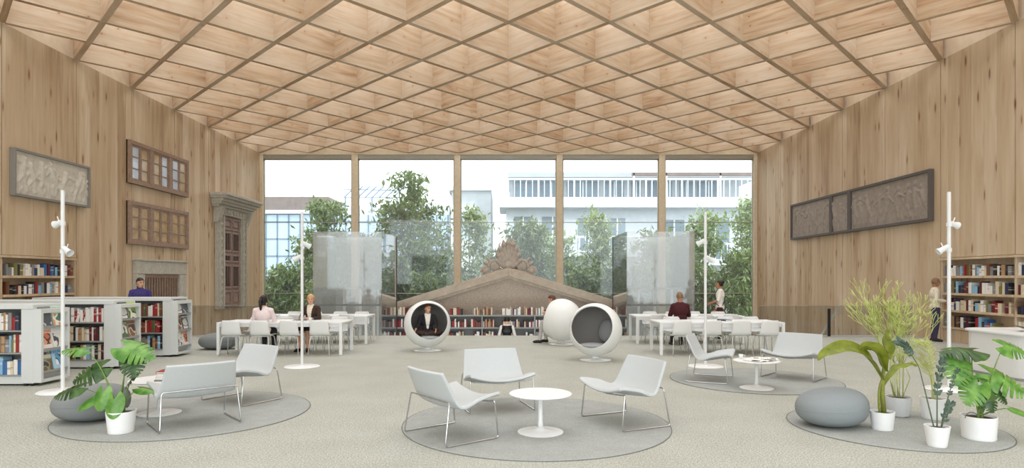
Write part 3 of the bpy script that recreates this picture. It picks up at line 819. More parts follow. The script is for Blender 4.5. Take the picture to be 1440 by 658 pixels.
class Stuff:
    def __init__(s): s.b = MB()
    def row(s, origin, along, face_rz, length, depth, hmax, th, gaps=(), hmin=.55, pal=PALETTE):
        x = 0.0
        while True:
            t = th * rb.uniform(.65, 1.4)
            if x + t > length: break
            skip = next((g for g in gaps if g[0] <= x < g[1]), None)
            if skip: x = skip[1]; continue
            h = hmax * rb.uniform(hmin, 1.0); c = rb.choice(pal); p = Vector(origin) + Vector(along) * (x + t / 2)
            M = Matrix.Translation(p) @ Matrix.Rotation(face_rz, 4, 'Z') @ Matrix.Diagonal((t * .96, depth * rb.uniform(.82, 1), h, 1))
            s.b.box(-.5, .5, -.5, .5, 0, 1, 'book_plain_' + c.replace(' ', '_'), M)
            x += t
for k, (a, _) in BOOKC.items(): plain('book_plain_' + k.replace(' ', '_'), a, .5, noise=.15, scale=20)
STUFF = Stuff()

# built-in wooden bookcases in the side walls
SHZ = [.40, .86, 1.32, 1.78]
for sgn, lab in ((-1, 'wooden bookcase built into the panelled wall behind the white bookcases'), (1, 'wooden bookcase built into the panelled wall behind the reception desk')):
    root = empty('wall_bookcase', lab, 'bookcase', (sgn * W, BAY0, 0))
    ya, yb = BAY1 + .01, BAY0 - .01
    f = MB(); wbox(f, sgn, ya, yb, 0, BZ - .01, -.38, -.35); f.build('back_panel', 'wood_panelling', root)
    for y in (ya, (ya + yb) / 2 - .03, yb - .06):
        f = MB(); wbox(f, sgn, y, y + .06, 0, BZ - .01, -.35, .0 if y != (ya + yb) / 2 - .03 else -.01); f.build('upright', 'wood_panelling', root)
    f = MB(); wbox(f, sgn, ya, yb, BZ - .07, BZ - .01, -.35, .03); f.build('top_board', 'wood_panelling', root)
    f = MB(); wbox(f, sgn, ya, yb, 0, .33, -.33, -.02); f.build('plinth', 'wood_panelling', root)
    for z in SHZ:
        for (q0, q1) in ((ya + .06, (ya + yb) / 2 - .03), ((ya + yb) / 2 + .03, yb - .06)):
            f = MB(); wbox(f, sgn, q0, q1, z - .06, z, -.35, .012); f.build('shelf', 'wood_panelling', root)
    local_children(root)
    # books: the far bay shows best
    nm = ('behind the white bookcases', 'behind the reception desk')[sgn > 0]
    names = ['bottom', 'third', 'second', 'top']
    for zi, z in enumerate(SHZ):
        if sgn < 0 and zi == 0: continue
        gaps = {(1, 0): ((.95, 1.15), (1.75, 2.4)), (1, 1): ((.5, .62), (2.0, 2.1)), (1, 2): ((.2, .24),), (1, 3): ((.12, .2),), (-1, 1): ((.5, .8), (1.3, 1.45)), (-1, 2): ((.1, .15),), (-1, 3): ((.9, .97),)}[(sgn, zi)]
        ymid = (ya + yb) / 2 + .03
        book_row((sgn * (W + .14), yb - .07, z), (0, -1, 0), R(90) * (1 if sgn < 0 else -1) * 1.0, 2.34, .24, .32, .085, 'from window end, %s shelf of wooden bookcase %s' % (names[zi], ('left wall', 'desk')[0] if 0 else nm), 'books on the wooden wall bookcase ' + nm, gaps)
        STUFF.row((sgn * (W + .14), ymid - .07, z), (0, -1, 0), R(90) * (1 if sgn < 0 else -1), 2.3, .24, .32, .085, gaps)

# ================================================================== WHITE BOOKCASES WITH MAGAZINE RACKS
def magazine(loc, rz, tilt, k, label):
    """a magazine leaning on the rack; local y = width, z = height"""
    nm = 'cover_' + COVERS[k][0].replace(' ', '_'); b = MB()
    b.box(0, .012, -.125, .125, 0, .33, nm); b.box(-.006, 0, -.122, .122, .002, .326, 'paper')
    o = b.build('magazine', None, None); o.location = loc; o.rotation_euler = (0, tilt, rz)
    return tag(o, label, 'magazine', 'magazines on the rack ends')
UN = [('front', -7.53, 9.8, 3.3), ('middle', -7.43, 11.65, 3.3), ('rear', -7.33, 13.45, 3.0)]
mk = 0
for ui, (un, xr, y, L) in enumerate(UN):
    H = 1.29; dp = .64; x0 = xr - L
    root = empty('magazine_bookcase', '%s of three low white bookcases with magazine rack ends' % {'front': 'one by the pole lamp', 'middle': 'middle', 'rear': 'rearmost'}[un], 'bookcase', (xr, y, 0), 0, 'low white bookcases')
    def P(name, m, *bx, bevel=.004):
        b = MB()
        for q in bx: b.box(*q)
        return b.build(name, m, root, bevel=bevel)
    # local: x from -L..0, y 0..dp
    P('top_board', 'bookcase_white', (-L - .02, .01, -.015, dp + .015, H - .07, H))
    P('end_block', 'bookcase_white', (-.19, -.0, .0, dp - .0, .04, H - .07))
    bays = [(-1.16, -.19), (-2.16, -1.22), (-L + .06, -2.22)]
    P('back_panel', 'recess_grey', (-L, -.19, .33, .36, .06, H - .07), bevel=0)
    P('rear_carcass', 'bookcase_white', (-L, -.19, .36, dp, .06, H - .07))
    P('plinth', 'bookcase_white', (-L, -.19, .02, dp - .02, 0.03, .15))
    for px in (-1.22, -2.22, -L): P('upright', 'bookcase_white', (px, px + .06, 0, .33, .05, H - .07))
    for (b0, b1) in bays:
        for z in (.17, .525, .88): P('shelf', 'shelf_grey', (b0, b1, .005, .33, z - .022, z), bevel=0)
    for fx in (-.16, -.06): P('foot', 'black_plastic', (fx, fx + .04, .02, .06, 0, .04), bevel=0)
    P('foot', 'black_plastic', (-L + .02, -L + .1, .3, .4, 0, .04), bevel=0)
    # magazine rack on the end (faces +x)
    P('rack_frame', 'bookcase_white', (0, .13, -.0, .05, .05, H - .07), (0, .13, dp - .05, dp, .05, H - .07), (0, .13, .05, dp - .05, H - .14, H - .07), (0, .13, .05, dp - .05, .05, .1), bevel=.003)
    P('rack_back', 'grey_lacquer', (0, .012, .05, dp - .05, .1, H - .14), bevel=0)
    for z in (.21, .565, .92): P('rack_ledge', 'shelf_grey', (.012, .13, .05, dp - .05, z - .015, z), (.12, .13, .05, dp - .05, z, z + .02), bevel=0)
    words_ = {'front': 'front', 'middle': 'middle', 'rear': 'rear'}
    for zi, z in enumerate((.92, .565, .21)):
        for q in range(2):
            k = [0, 1, 2, 3, 4, 5, 6, 7, 8, 9, 3, 8, 6, 0, 9, 6, 3, 2][mk]; mk += 1
            yy = .18 + q * .27
            magazine((xr + .082, y + yy, z + .003), R(-2 + 4 * q), -R(11), k, '%s magazine, %s on the %s ledge of the %s white rack end' % (COVERS[k][0], ('first', 'second')[q], ('top', 'middle', 'bottom')[zi], un))
    # books in the bays (spines face the camera)
    for zi, z in enumerate((.88, .525, .17)):
        sh = ('top', 'middle', 'bottom')[zi]
        where = 'from the rack end, %s shelf of the %s white bookcase' % (sh, un)
        ln = {'front': .9, 'middle': .93, 'rear': .93}[un]
        gaps = {('middle', 0): ((.44, .50), (.66, .86)), ('rear', 0): ((.0, .05), (.6, .68)), ('rear', 1): ((.05, .1), (.62, .85)), ('rear', 2): (), ('front', 0): (), ('front', 2): ((.3, .34),), ('middle', 2): ((.5, .53),)}.get((un, zi), ())
        pal = PALETTE
        if un == 'middle' and zi == 0: pal = ['white', 'white', 'white', 'white', 'red']
        if un == 'rear' and zi == 2: pal = ['brown', 'navy', 'blue', 'sky blue', 'black', 'grey', 'tan']
        if un == 'rear' and zi < 2: pal = ['maroon', 'red', 'white', 'brown', 'red', 'cream', 'black', 'green']
        if un == 'front' and zi == 2: pal = ['sky blue', 'white', 'blue', 'white', 'sky blue', 'grey', 'cream']
        book_row((xr - .2, y + .17, z + .001), (-1, 0, 0), 0, ln, .22, .285, .047, where, 'books in the white bookcases', gaps, hmin=.72, pal=pal)
    if un == 'middle':                         # a few leaning volumes on its top shelf
        for q, c in enumerate(('red', 'red', 'white')):
            put_book(c, (xr - .66 - q * .052, y + .17, .884), .04, .2, .23, 0, '%s book leaning %s to the white row, middle white bookcase' % (c, ('close', 'next', 'last')[q]), 'leaning books', lean=R(24))
# ================================================================== STONE PEDIMENT AND LOW SHELVES IN THE SUNKEN AREA
DP = 22.3; HALF = 4.75; AP = 2.1; SLOPE = .305
root = empty('stone_pediment', 'broad triangular stone pediment standing before the window wall', 'pediment', (0, DP, ZL))
def pz(x, drop=0): return AP - drop - abs(x) * SLOPE
Mx = Matrix(((1, 0, 0, 0), (0, 0, 1, 0), (0, 1, 0, 0), (0, 0, 0, 1)))      # prism (x,z) extruded along +y
b = MB(); b.prism([(-HALF, ZL), (HALF, ZL), (HALF, pz(HALF, .2)), (0, pz(0, .2)), (-HALF, pz(HALF, .2))][::-1], .5, None, Matrix.Translation((0, DP + .15, 0)) @ Mx)
b.build('tympanum', 'tympanum_stone', root)
for s in (-1, 1):
    for (dr, th, pr) in ((0, .30, .02), (.28, .12, .10)):
        b = MB(); poly = [(0, pz(0, dr)), (s * (HALF + .15), pz(HALF + .15, dr)), (s * (HALF + .15), pz(HALF + .15, dr + th)), (0, pz(0, dr + th))]
        b.prism(poly if s < 0 else poly[::-1], .68 - pr, None, Matrix.Translation((0, DP - .06 + pr, 0)) @ Mx)
        b.build('raking_cornice', 'pediment_stone', root, bevel=.015)
# palmette finial
b = MB()
c0 = Vector((0, DP + .2, AP - .06))
for k in range(9):                                  # fan of lobes
    a = R(-64 + k * 16); L = .66 + .40 * math.cos(a) ** 2
    d = Vector((math.sin(a) * .62, 0, math.cos(a))); m = c0 + d * L * .55
    Mr = Matrix.Rotation(math.atan2(d.x, d.z), 4, 'Y')
    b.ell(m, (.11, .13, L * .56 * d.length), 14, 12, None, Mr)
    b.ell(c0 + d * L * .9, (.105, .14, .13), 14, 10, None, Mr)
b.ell(c0 + Vector((0, 0, .16)), (.2, .16, .2), 14, 10)
for s in (-1, 1):
    for (cx, cz, r0, tr) in ((.50, .13, .21, .062), (.82, -.04, .15, .05)):        # volutes
        pts = []; rad = []
        for i in range(30):
            t = i / 29; a = R(200) - t * R(560); r = r0 * (1 - t) ** .8 + .02
            pts.append(c0 + Vector((s * (cx + math.cos(a) * r * -1), 0, cz + math.sin(a) * r))); rad.append(tr * (1 - .55 * t))
        b.tube(pts, rad, 8)
        b.ell(c0 + Vector((s * cx, .0, cz)), (r0 * .85, .07, r0 * .85), 14, 8)
    for k in range(4):
        a = R(35 + k * 28); d = Vector((s * math.sin(a), 0, math.cos(a)))
        b.ell(c0 + Vector((s * .52, .02, .08)) + d * .3, (.06, .08, .15), 10, 8, None, Matrix.Rotation(math.atan2(d.x, d.z), 4, 'Y'))
    b.bar(c0 + Vector((0, .02, .02)), c0 + Vector((s * .98, .02, -.27)), .16, .16)
b.build('palmette_finial', 'carved_stone', root, smooth=True)
local_children(root)

root = empty('low_bookshelf', 'long low grey bookshelf running in front of the stone pediment', 'bookcase', (0, DP - .45, ZL))
SB = DP - .32; LX = 4.62
def bx(name, m, q, bevel=.004):
    b = MB(); b.box(*q); return b.build(name, m, root, bevel=bevel)
SZ = (-.86, -.43, 0.0, .43)
for z in SZ: bx('shelf', 'shelf_grey', (-LX, LX, DP - .62, SB, z - .05, z))
bx('back_panel', 'recess_grey', (-LX, LX, SB, SB + .03, ZL, .43), 0)
bx('plinth', 'shelf_grey', (-LX, LX, DP - .6, SB, ZL, -.91))
for k in range(6):
    x = -LX + k * 2 * LX / 5; bx('upright', 'shelf_grey', (x - .025, x + .025, DP - .6, SB, ZL, .40))
local_children(root)
for z in SZ[1:]:
    for k in range(5):
        xa = -LX + k * 2 * LX / 5 + .04; gaps = [(rb.uniform(.2, .5), rb.uniform(.55, .75)), (rb.uniform(1.1, 1.3), rb.uniform(1.35, 1.5))]
        STUFF.row((xa, DP - .5, z + .001), (1, 0, 0), 0, 1.78, .2, .29, .048, gaps, hmin=.6, pal=['maroon', 'cream', 'brown', 'white', 'maroon', 'tan', 'grey', 'red', 'white', 'black', 'cream'])
tag(STUFF.b.build('book', None), 'remaining small books on the pediment shelf and in the bays towards the room', 'books', 'books on distant shelves', 'stuff')

# ================================================================== GLASS ENCLOSURES AND BALUSTRADES
def glass_box(label, x0, x1, y0, y1, zt, side):
    root = empty('glass_enclosure', label, 'glass enclosure', ((x0 + x1) / 2, (y0 + y1) / 2, ZL), 0, 'frosted glass enclosures')
    def g(name, m, *q):
        b = MB(); b.box(*q); return b.build(name, m, root)
    xs = x1 if side > 0 else x0
    g('front_pane', 'box_glass', x0, x1, y0, y0 + .02, ZL, zt)
    g('rear_pane', 'box_glass', x0, x1, y1 - .02, y1, ZL, zt)
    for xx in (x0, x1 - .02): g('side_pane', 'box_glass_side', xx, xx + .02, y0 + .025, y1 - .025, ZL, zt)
    g('corner_post', 'dark_metal', xs - .015, xs + .015, y1 + .005, y1 + .035, ZL, zt)
    for fx in (.3, .55, .82): g('inner_post', 'white_lacquer', x0 + (x1 - x0) * fx - .035, x0 + (x1 - x0) * fx + .035, y0 + 1.2, y0 + 1.27, ZL, 1.35)
    g('handrail', 'grey_lacquer', x0 + .1, x1 - .1, y0 + 1.19, y0 + 1.28, 1.35, 1.42)
    g('handrail', 'dark_metal', x0 + .05, x1 - .05, y0 + .1, y0 + .15, .86, .92)
    g('inner_wall', 'shelf_grey', x0 + .25, x0 + .25 + (x1 - x0) * .3, y0 + 1.6, y0 + 1.7, ZL, 1.1)
    local_children(root)
glass_box('frosted glass enclosure rising behind the table of the two women', -6.0, -3.89, 19.0, 21.5, 3.15, 1)
glass_box('frosted glass enclosure rising behind the man in dark red', 3.63, 5.72, 19.0, 21.5, 3.15, -1)
def balustrade(label, x0, x1, y):
    root = empty('glass_balustrade', label, 'balustrade', ((x0 + x1) / 2, y, 0), 0, 'glass balustrades')
    n = max(1, round((x1 - x0) / 2.0)); 
    for k in range(n):
        a = x0 + (x1 - x0) * k / n + .012; c = x0 + (x1 - x0) * (k + 1) / n - .012
        b = MB(); b.box(a, c, y - .008, y + .008, .02, .9); b.build('pane', 'balustrade_glass', root)
    b = MB(); b.box(x0, x1, y - .02, y + .02, 0.003, .03); b.build('base_channel', 'grey_lacquer', root)
    b = MB(); b.box(x0, x1, y - .007, y + .007, .898, .908); b.build('top_rail', 'window_metal', root)
    if x0 > 0:
        b = MB(); b.box(9.42, 9.5, y - .06, y - .03, .005, .82); b.build('post', 'dark_metal', root)
        b = MB(); b.bar((9.45, y + .5, -.1), (9.95, y + .3, .88), .04, .05); b.build('stair_handrail', 'grey_lacquer', root)
    local_children(root)
balustrade('glass balustrade along the floor edge near the man in the white jumper', 7.4, 11.96, 18.3)
balustrade('glass balustrade along the floor edge below the stone doorway', -11.96, -7.0, 18.3)

# ================================================================== RUGS
for lab, x, y, r in (('round grey rug under the middle trio of lounge chairs', .32, 7.3, 1.555), ('round grey rug under the lounge chairs beside the front monstera', -4.05, 7.88, 1.455),
                     ('round grey rug under the pair of lounge chairs before the man\'s table', 4.12, 10.4, 1.36), ('round grey rug under the group of potted plants', 4.42, 7.13, 1.11)):
    b = MB(); b.lathe([(r - .012, 0), (r - .004, .004), (r - .012, .011)], 96)
    root = b.build('round_rug', 'grey_rug_pile', None, loc=(x, y, 0.001)); tag(root, lab, 'rug', 'round grey rugs')
    b = MB(); b.tube([(math.cos(a) * r, math.sin(a) * r, .004) for a in [2 * math.pi * k / 96 for k in range(96)]], .0045, 6, True)
    b.build('rug_binding', 'rug_edge', root)
RZ = .0125

# ================================================================== COFFEE TABLES
def coffee_table():
    root = empty('coffee_table', '', 'table', (0, 0, 0), 0, 'round white coffee tables')
    b = MB(); b.lathe([(0, .405), (.30, .408), (.338, .416), (.345, .424), (.338, .43), (0, .43)], 64); b.build('table_top', 'white_lacquer', root, smart=40)
    b = MB(); b.lathe([(.036, .05), (.026, .12), (.024, .2), (.028, .36), (.05, .408)], 24); b.build('column', 'white_lacquer', root, smooth=True)
    b = MB(); b.lathe([(.25, 0), (.252, .006), (.22, .014), (.12, .022), (.06, .034), (.036, .055)], 64); b.build('base', 'white_lacquer', root, smart=50)
    return root
ct = coffee_table(); ct.location = (.353, 6.82, RZ); ct['label'] = 'bare round white pedestal table between three lounge chairs'
c = copy_tree(ct, (-4.39, 7.78, RZ)); c['label'] = 'round white pedestal table with red-topped book stack behind the front monstera'
c = copy_tree(ct, (3.83, 9.55, RZ)); c['label'] = 'round white pedestal table with open magazines and a cup'
TT = RZ + .4315
# things on the tables
def flat_book(name, label, loc, rz, w, d, h, m, cat='book', group=None):
    b = MB(); b.box(-w / 2, w / 2, -d / 2, d / 2, 0, .004, m); b.box(-w / 2, w / 2, -d / 2, d / 2, h - .004, h, m); b.box(-w / 2, -w / 2 + .005, -d / 2, d / 2, .004, h - .004, m)
    b.box(-w / 2 + .005, w / 2 - .004, -d / 2 + .004, d / 2 - .004, .004, h - .004, 'paper')
    o = b.build(name, None, None, loc=loc, rotz=rz); return tag(o, label, cat, group)
bx0, by0 = -4.25, 7.72
z = TT + .0005
for i, (lab, h, m, rz) in enumerate((('black covered book at the bottom of the stack on the coffee table', .014, 'book_plain_black', .2), ('thick white book second from the bottom of the coffee table stack', .04, 'book_plain_white', .1),
                                     ('thick white book below the red one in the coffee table stack', .035, 'book_plain_white', .3), ('red book on top of the stack on the coffee table', .022, 'book_plain_red', .15))):
    flat_book('book', lab, (bx0, by0, z), rz, .19 - (.0 if i else -.04), .25, h, m, group='stack on the coffee table'); z += h + .0008
def open_magazine(label, loc, rz, m):
    b = MB()
    for s in (-1, 1):
        b.grid(lambda u, v, s=s: Vector((s * u * .2, -.14 + v * .28, .004 + .012 * math.sin(math.pi * min(1, u * 1.3)) * (1 - u * .6))), 8, 2, 'paper')
        b.box(min(s * .012, s * .2), max(s * .012, s * .2), -.14, .14, 0, .003, m)
        b.box(min(s * .04, s * .16), max(s * .04, s * .16), -.09, .03, .0105, .0125, m)
    o = b.build('open_magazine', None, None, loc=loc, rotz=rz); return tag(o, label, 'magazine', 'open magazines on the coffee table')
open_magazine('open magazine with dark pictures lying near the table centre', (3.86, 9.5, TT), .5, 'book_plain_black')
open_magazine('open magazine with grey pictures at the table edge beside the wide lounge chair', (4.02, 9.72, TT), -.3, 'book_plain_grey')
def cup(label, loc, r=.035, h=.07):
    b = MB(); b.lathe([(r * .7, 0), (r * .95, h * .5), (r, h), (r * .9, h), (r * .85, h * .5), (0, h * .12)], 20)
    o = b.build('cup', 'white_lacquer', None, smooth=True, loc=loc); tag(o, label, 'cup')
    b = MB(); b.tube(fillet([(r, 0, h * .8), (r * 1.8, 0, h * .8), (r * 1.8, 0, h * .3), (r * .9, 0, h * .3)], r * .5, 4, False), r * .12, 6); b.build('handle', 'white_lacquer', o, smooth=True)
cup('small white cup on the far edge of the coffee table with magazines', (3.66, 9.74, TT))

# ================================================================== LOUNGE CHAIRS
def lounge():
    root = empty('lounge_chair', '', 'lounge chair', (0, 0, 0), 0, 'light grey low lounge chairs')
    prof = [(.355, .415), (.345, .436), (.25, .424), (.12, .398), (0, .368), (-.09, .352), (-.16, .362), (-.21, .412), (-.25, .49), (-.29, .575), (-.33, .66), (-.365, .735)]
    P = [Vector((0, y, z)) for y, z in prof]
    L = [0]
    for a, c in zip(P, P[1:]): L.append(L[-1] + (c - a).length)
    def curve(t):
        d = t * L[-1]
        for i in range(len(P) - 1):
            if d <= L[i + 1] or i == len(P) - 2:
                return P[i].lerp(P[i + 1], (d - L[i]) / (L[i + 1] - L[i]))
    def smoothc(t): return (curve(max(0, t - .035)) + curve(t) * 2 + curve(min(1, t + .035))) / 4 if .03 < t < .97 else curve(t)
    def hw(t):
        return .425 * (1 - t) ** .0 * (1 if t < .45 else 1 - .15 * ((t - .45) / .55) ** 1.1)
    def fn(u, v):
        c = smoothc(v); x = (u * 2 - 1); w = hw(v)
        seat = max(0, min(1, (.62 - v) / .3)); e = abs(x) ** 2.0
        return Vector((x * w, c.y + (1 - seat) * .045 * e, c.z + seat * .075 * e - .03 * seat))
    b = MB(); b.grid(fn, 24, 36)
    o = b.build('seat_shell', 'upholstery_grey', root, smooth=True)
    so = o.modifiers.new('thick', 'SOLIDIFY'); so.thickness = .034; so.offset = 0
    bv = o.modifiers.new('bevel', 'BEVEL'); bv.width = .012; bv.segments = 2; bv.limit_method = 'ANGLE'; bv.angle_limit = R(50)
    b = MB(); pts = [(-.395, -.262, .435), (-.425, -.33, .009), (-.425, .33, .009), (-.415, .285, .405), (-.36, .27, .388), (0, .25, .352), (.36, .27, .388), (.415, .285, .405), (.425, .33, .009), (.425, -.33, .009), (.395, -.262, .435), (.2, -.268, .435), (-.2, -.268, .435)]
    b.tube(fillet(pts, .035, 5), .0085, 8, True); b.build('sled_frame', 'chrome', root, smooth=True)
    b = MB()
    for s in (-1, 1): b.ell((s * .43, .30, .012), (.016, .025, .012), 8, 6); b.ell((s * .43, -.30, .012), (.016, .025, .012), 8, 6)
    return root
def face(fx, fy): return math.atan2(-fx, fy)
LP = [((-.627, 6.69), (.79, .61), 'lounge chair seen from behind at the front of the middle rug'), ((-.16, 8.12), (.28, -.96), 'lounge chair facing out frontally, at the back of the middle rug'), ((1.37, 7.32), (-.91, -.42), 'lounge chair on the middle rug turned towards the ball chairs\' opposite side'),
      ((-3.67, 7.23), (-.65, .76), 'wide lounge chair seen from behind beside the front monstera'), ((-3.72, 8.64), (-.5, -.866), 'lounge chair behind the wide one on the monstera rug'),
      ((3.38, 10.39), (.9, -.43), 'lounge chair in profile at the shell chairs, facing the magazine table'), ((4.87, 10.57), (-.70, -.71), 'lounge chair by the tip of the big banana leaf')]
LP[2] = (LP[2][0], LP[2][1], 'lounge chair on the middle rug, tilted, below the empty ball chair')
lc = lounge()
for i, ((x, y), (fx, fy), lab) in enumerate(LP):
    o = lc if i == 0 else copy_tree(lc)
    o.location = (x, y, RZ); o.rotation_euler.z = face(fx, fy); o['label'] = lab

# ================================================================== POUFS
def pouf(label, x, y, rx, ry, h, z, rz, m='pouf_fabric', tilt=0):
    root = empty('pouf', label, 'pouf', (x, y, z), rz, 'pebble poufs')
    b = MB(); b.grid(lambda u, v: Vector((0, 0, 0)), 1, 1); b = MB()
    prof = []
    for i in range(25):
        a = -math.pi / 2 + math.pi * i / 24; c, s_ = math.cos(a), math.sin(a)
        prof.append((abs(c) ** .78, h / 2 + math.copysign(abs(s_) ** .86, s_) * h / 2))
    vs = MB(); vs.lathe(prof, 48, None, Matrix.Diagonal((rx, ry, 1, 1)))
    vs.v = [(p[0] + .05 * rx * math.sin(p[1] * 3), p[1], p[2] * (1 + .08 * p[0] / rx)) for p in vs.v]
    o = vs.build('cushion_body', m, root, smooth=True)
    b = MB(); zz = h * .5
    b.tube([(math.cos(a) * rx * 1.002 + .05 * rx * math.sin(math.sin(a) * ry * 3), math.sin(a) * ry * 1.002, zz * (1 + .08 * math.cos(a))) for a in [2 * math.pi * k / 64 for k in range(64)]], .004, 5, True)
    b.build('seam', m, root)
pouf('grey pebble pouf partly hidden by the front monstera', -5.0, 7.42, .41, .35, .42, RZ, .1)
pouf('blue-grey pebble pouf beside the banana plant', 3.72, 7.12, .395, .34, .43, RZ, -.12, 'pouf_fabric_light')
pouf('grey pebble pouf against the rear white bookcase', -7.02, 15.0, .46, .36, .40, .001, 0)

# ================================================================== FLOOR LAMPS
def lamp(label, x, y, heads, top=3.02):
    root = empty('floor_lamp', label, 'floor lamp', (x, y, .001), 0, 'tall white pole lamps')
    b = MB(); b.lathe([(0, 0), (.33, 0), (.335, .008), (.32, .02), (.06, .026), (.04, .04), (0, .04)], 48); b.build('base', 'white_lacquer', root, smart=40)
    b = MB(); b.lathe([(.026, .035), (.026, top - .02), (.022, top), (0, top)], 16); b.build('pole', 'white_lacquer', root, smart=40)
    for (z, s, yaw, drop) in heads:
        b = MB(); d = Vector((math.cos(yaw) * s, math.sin(yaw), 0)); c = Vector((0, 0, z))
        b.lathe([(.038, -.03), (.038, .03)], 14, None, Matrix.Translation(c))
        b.tube([c + d * .03, c + d * .09], .012, 8)
        k = b.build('clamp', 'white_lacquer', root, smooth=False)
        b = MB(); ax = (d * .8 + Vector((0, 0, -drop))).normalized(); p = c + d * .10 - ax * .05
        Mq = ax.to_track_quat('Z', 'Y').to_matrix().to_4x4(); Mq.translation = p
        b.lathe([(0, -.05), (.036, -.05), (.04, -.02), (.042, .05), (.058, .11), (.052, .11), (.036, .05), (0, .04)], 18, None, Mq)
        h = b.build('spotlight', 'white_lacquer', root, smart=40)
        b = MB(); b.tube([c + d * .06 + Vector((0, 0, .0)), c + d * .11 + Vector((0, 0, .11))], .008, 6); b.build('tilt_handle', 'white_lacquer', h)
lamp('tall white pole lamp standing before the front white bookcase', -6.70, 9.3, [(2.53, -1, .3, .2), (2.11, 1, -.3, .5)], 3.03)
lamp('tall white pole lamp in front of the two women\'s table', -3.98, 11.93, [(2.1, -1, .2, .4), (2.35, 1, .6, .4)], 2.99)
lamp('tall white pole lamp in front of the man in dark red', 3.81, 11.97, [(2.08, 1, .2, .4), (2.4, -1, .5, .4)], 2.99)
lamp('tall white pole lamp standing behind the potted plants', 6.75, 9.48, [(2.53, 1, .2, .2), (2.14, -1, .2, .5)], 3.03)

# ================================================================== STUDY TABLES AND SHELL CHAIRS
def study_table(label, x0, x1, y0, y1):
    root = empty('study_table', label, 'table', ((x0 + x1) / 2, (y0 + y1) / 2, .001), 0, 'long white study tables')
    w, d = (x1 - x0) / 2, (y1 - y0) / 2
    b = MB(); b.box(-w, w, -d, d, .69, .73); b.build('table_top', 'white_lacquer', root, bevel=.005)
    b = MB()
    for q in ((-w + .07, w - .07, -d + .02, -d + .05), (-w + .07, w - .07, d - .05, d - .02)): b.box(*q, .63, .69)
    b.build('apron_frame', 'white_lacquer', root)
    for sx in (-1, 1):
        for sy in (-1, 1):
            b = MB(); b.box(min(sx * w, sx * (w - .065)), max(sx * w, sx * (w - .065)), min(sy * d, sy * (d - .065)), max(sy * d, sy * (d - .065)), 0, .69); b.build('leg', 'white_lacquer', root, bevel=.004)
TY = ((13.75, 14.75), (16.1, 17.1))
study_table('long white study table at which the two women sit', -6.49, -3.70, *TY[0]); study_table('long white study table behind the two women, before the glass enclosure', -6.49, -3.68, *TY[1])
study_table('long white study table nearest the pair of lounge chairs', 3.37, 6.15, *TY[0]); study_table('long white study table in front of the standing woman', 3.33, 6.15, *TY[1])
def shell_chair():
    root = empty('shell_chair', '', 'chair', (0, 0, 0), 0, 'white shell chairs')
    prof = [(.215, .425), (.20, .445), (.12, .447), (.0, .437), (-.10, .44), (-.165, .465), (-.195, .52), (-.212, .60), (-.228, .69), (-.243, .785)]
    P = [Vector((0, y, z)) for y, z in prof]; N = len(P) - 1
    def cv(v):
        t = v * N; i = min(N - 1, int(t)); return P[i].lerp(P[i + 1], t - i)
    def fn(u, v):
        c = (cv(max(0, v - .05)) + cv(v) * 2 + cv(min(1, v + .05))) / 4 if .04 < v < .96 else cv(v); x = u * 2 - 1
        s = max(0, min(1, (.55 - v) / .2)); e = abs(x) ** 2.5
        w = .225 if v < .5 else .225 - .03 * (v - .5) / .5
        if v > .93: w -= .03 * ((v - .93) / .07) ** 2
        return Vector((x * w, c.y + (1 - s) * .04 * e, c.z + s * .025 * e))
    b = MB(); b.grid(fn, 14, 24); o = b.build('seat_shell', 'white_plastic', root, smooth=True)
    so = o.modifiers.new('thick', 'SOLIDIFY'); so.thickness = .014; so.offset = 0
    for sx in (-1, 1):
        for sy in (-1, 1):
            b = MB(); b.tube([(sx * .13, sy * .12, .428), (sx * .175, sy * .155, .418), (sx * .195, sy * .17, .39), (sx * .235, sy * (.215 if sy > 0 else .245), .0)], .0105, 8); b.build('leg', 'chair_frame_white', root, smooth=True)
    b = MB(); b.bar((-.15, .12, .424), (.15, .12, .424), .02, .014); b.bar((-.15, -.12, .424), (.15, -.12, .424), .02, .014); b.bar((0, -.12, .422), (0, .12, .422), .02, .012); b.build('under_frame', 'chair_frame_white', root)
    return root
sc = shell_chair(); first = True
SEATS = {}
def put_shell(x, y, rz, lab):
    global first
    o = sc if first else copy_tree(sc); first = False
    o.location = (x, y, .001); o.rotation_euler.z = rz; o['label'] = lab; return o
for side, xs, ref in ((-1, (-6.11, -5.47, -4.81, -4.17), 'doorway wall'), (1, (3.83, 4.49, 5.11, 5.75), 'ball chair')):
    who = {-1: ('women\'s table', 'table behind the women'), 1: ('table by lounge pair', 'table before standing woman')}[side]
    for ti, (y0, y1) in enumerate(TY):
        for k, x in enumerate(xs):
            jx = random.uniform(-.03, .03)
            put_shell(x + jx, y0 + .08 + random.uniform(-.04, .03), random.uniform(-.08, .08), 'white shell chair, %s from the %s, near side of %s' % (ORD[k + 1], ref, who[ti]))
            dy = .12 if not (side == -1 and ti == 0 and k == 1) else 0
            put_shell(x + jx - side * .0 + .1, y1 - .02 + random.uniform(-.03, .04), math.pi + random.uniform(-.08, .08), 'white shell chair, %s from the %s, window side of %s' % (ORD[k + 1], ref, who[ti]))
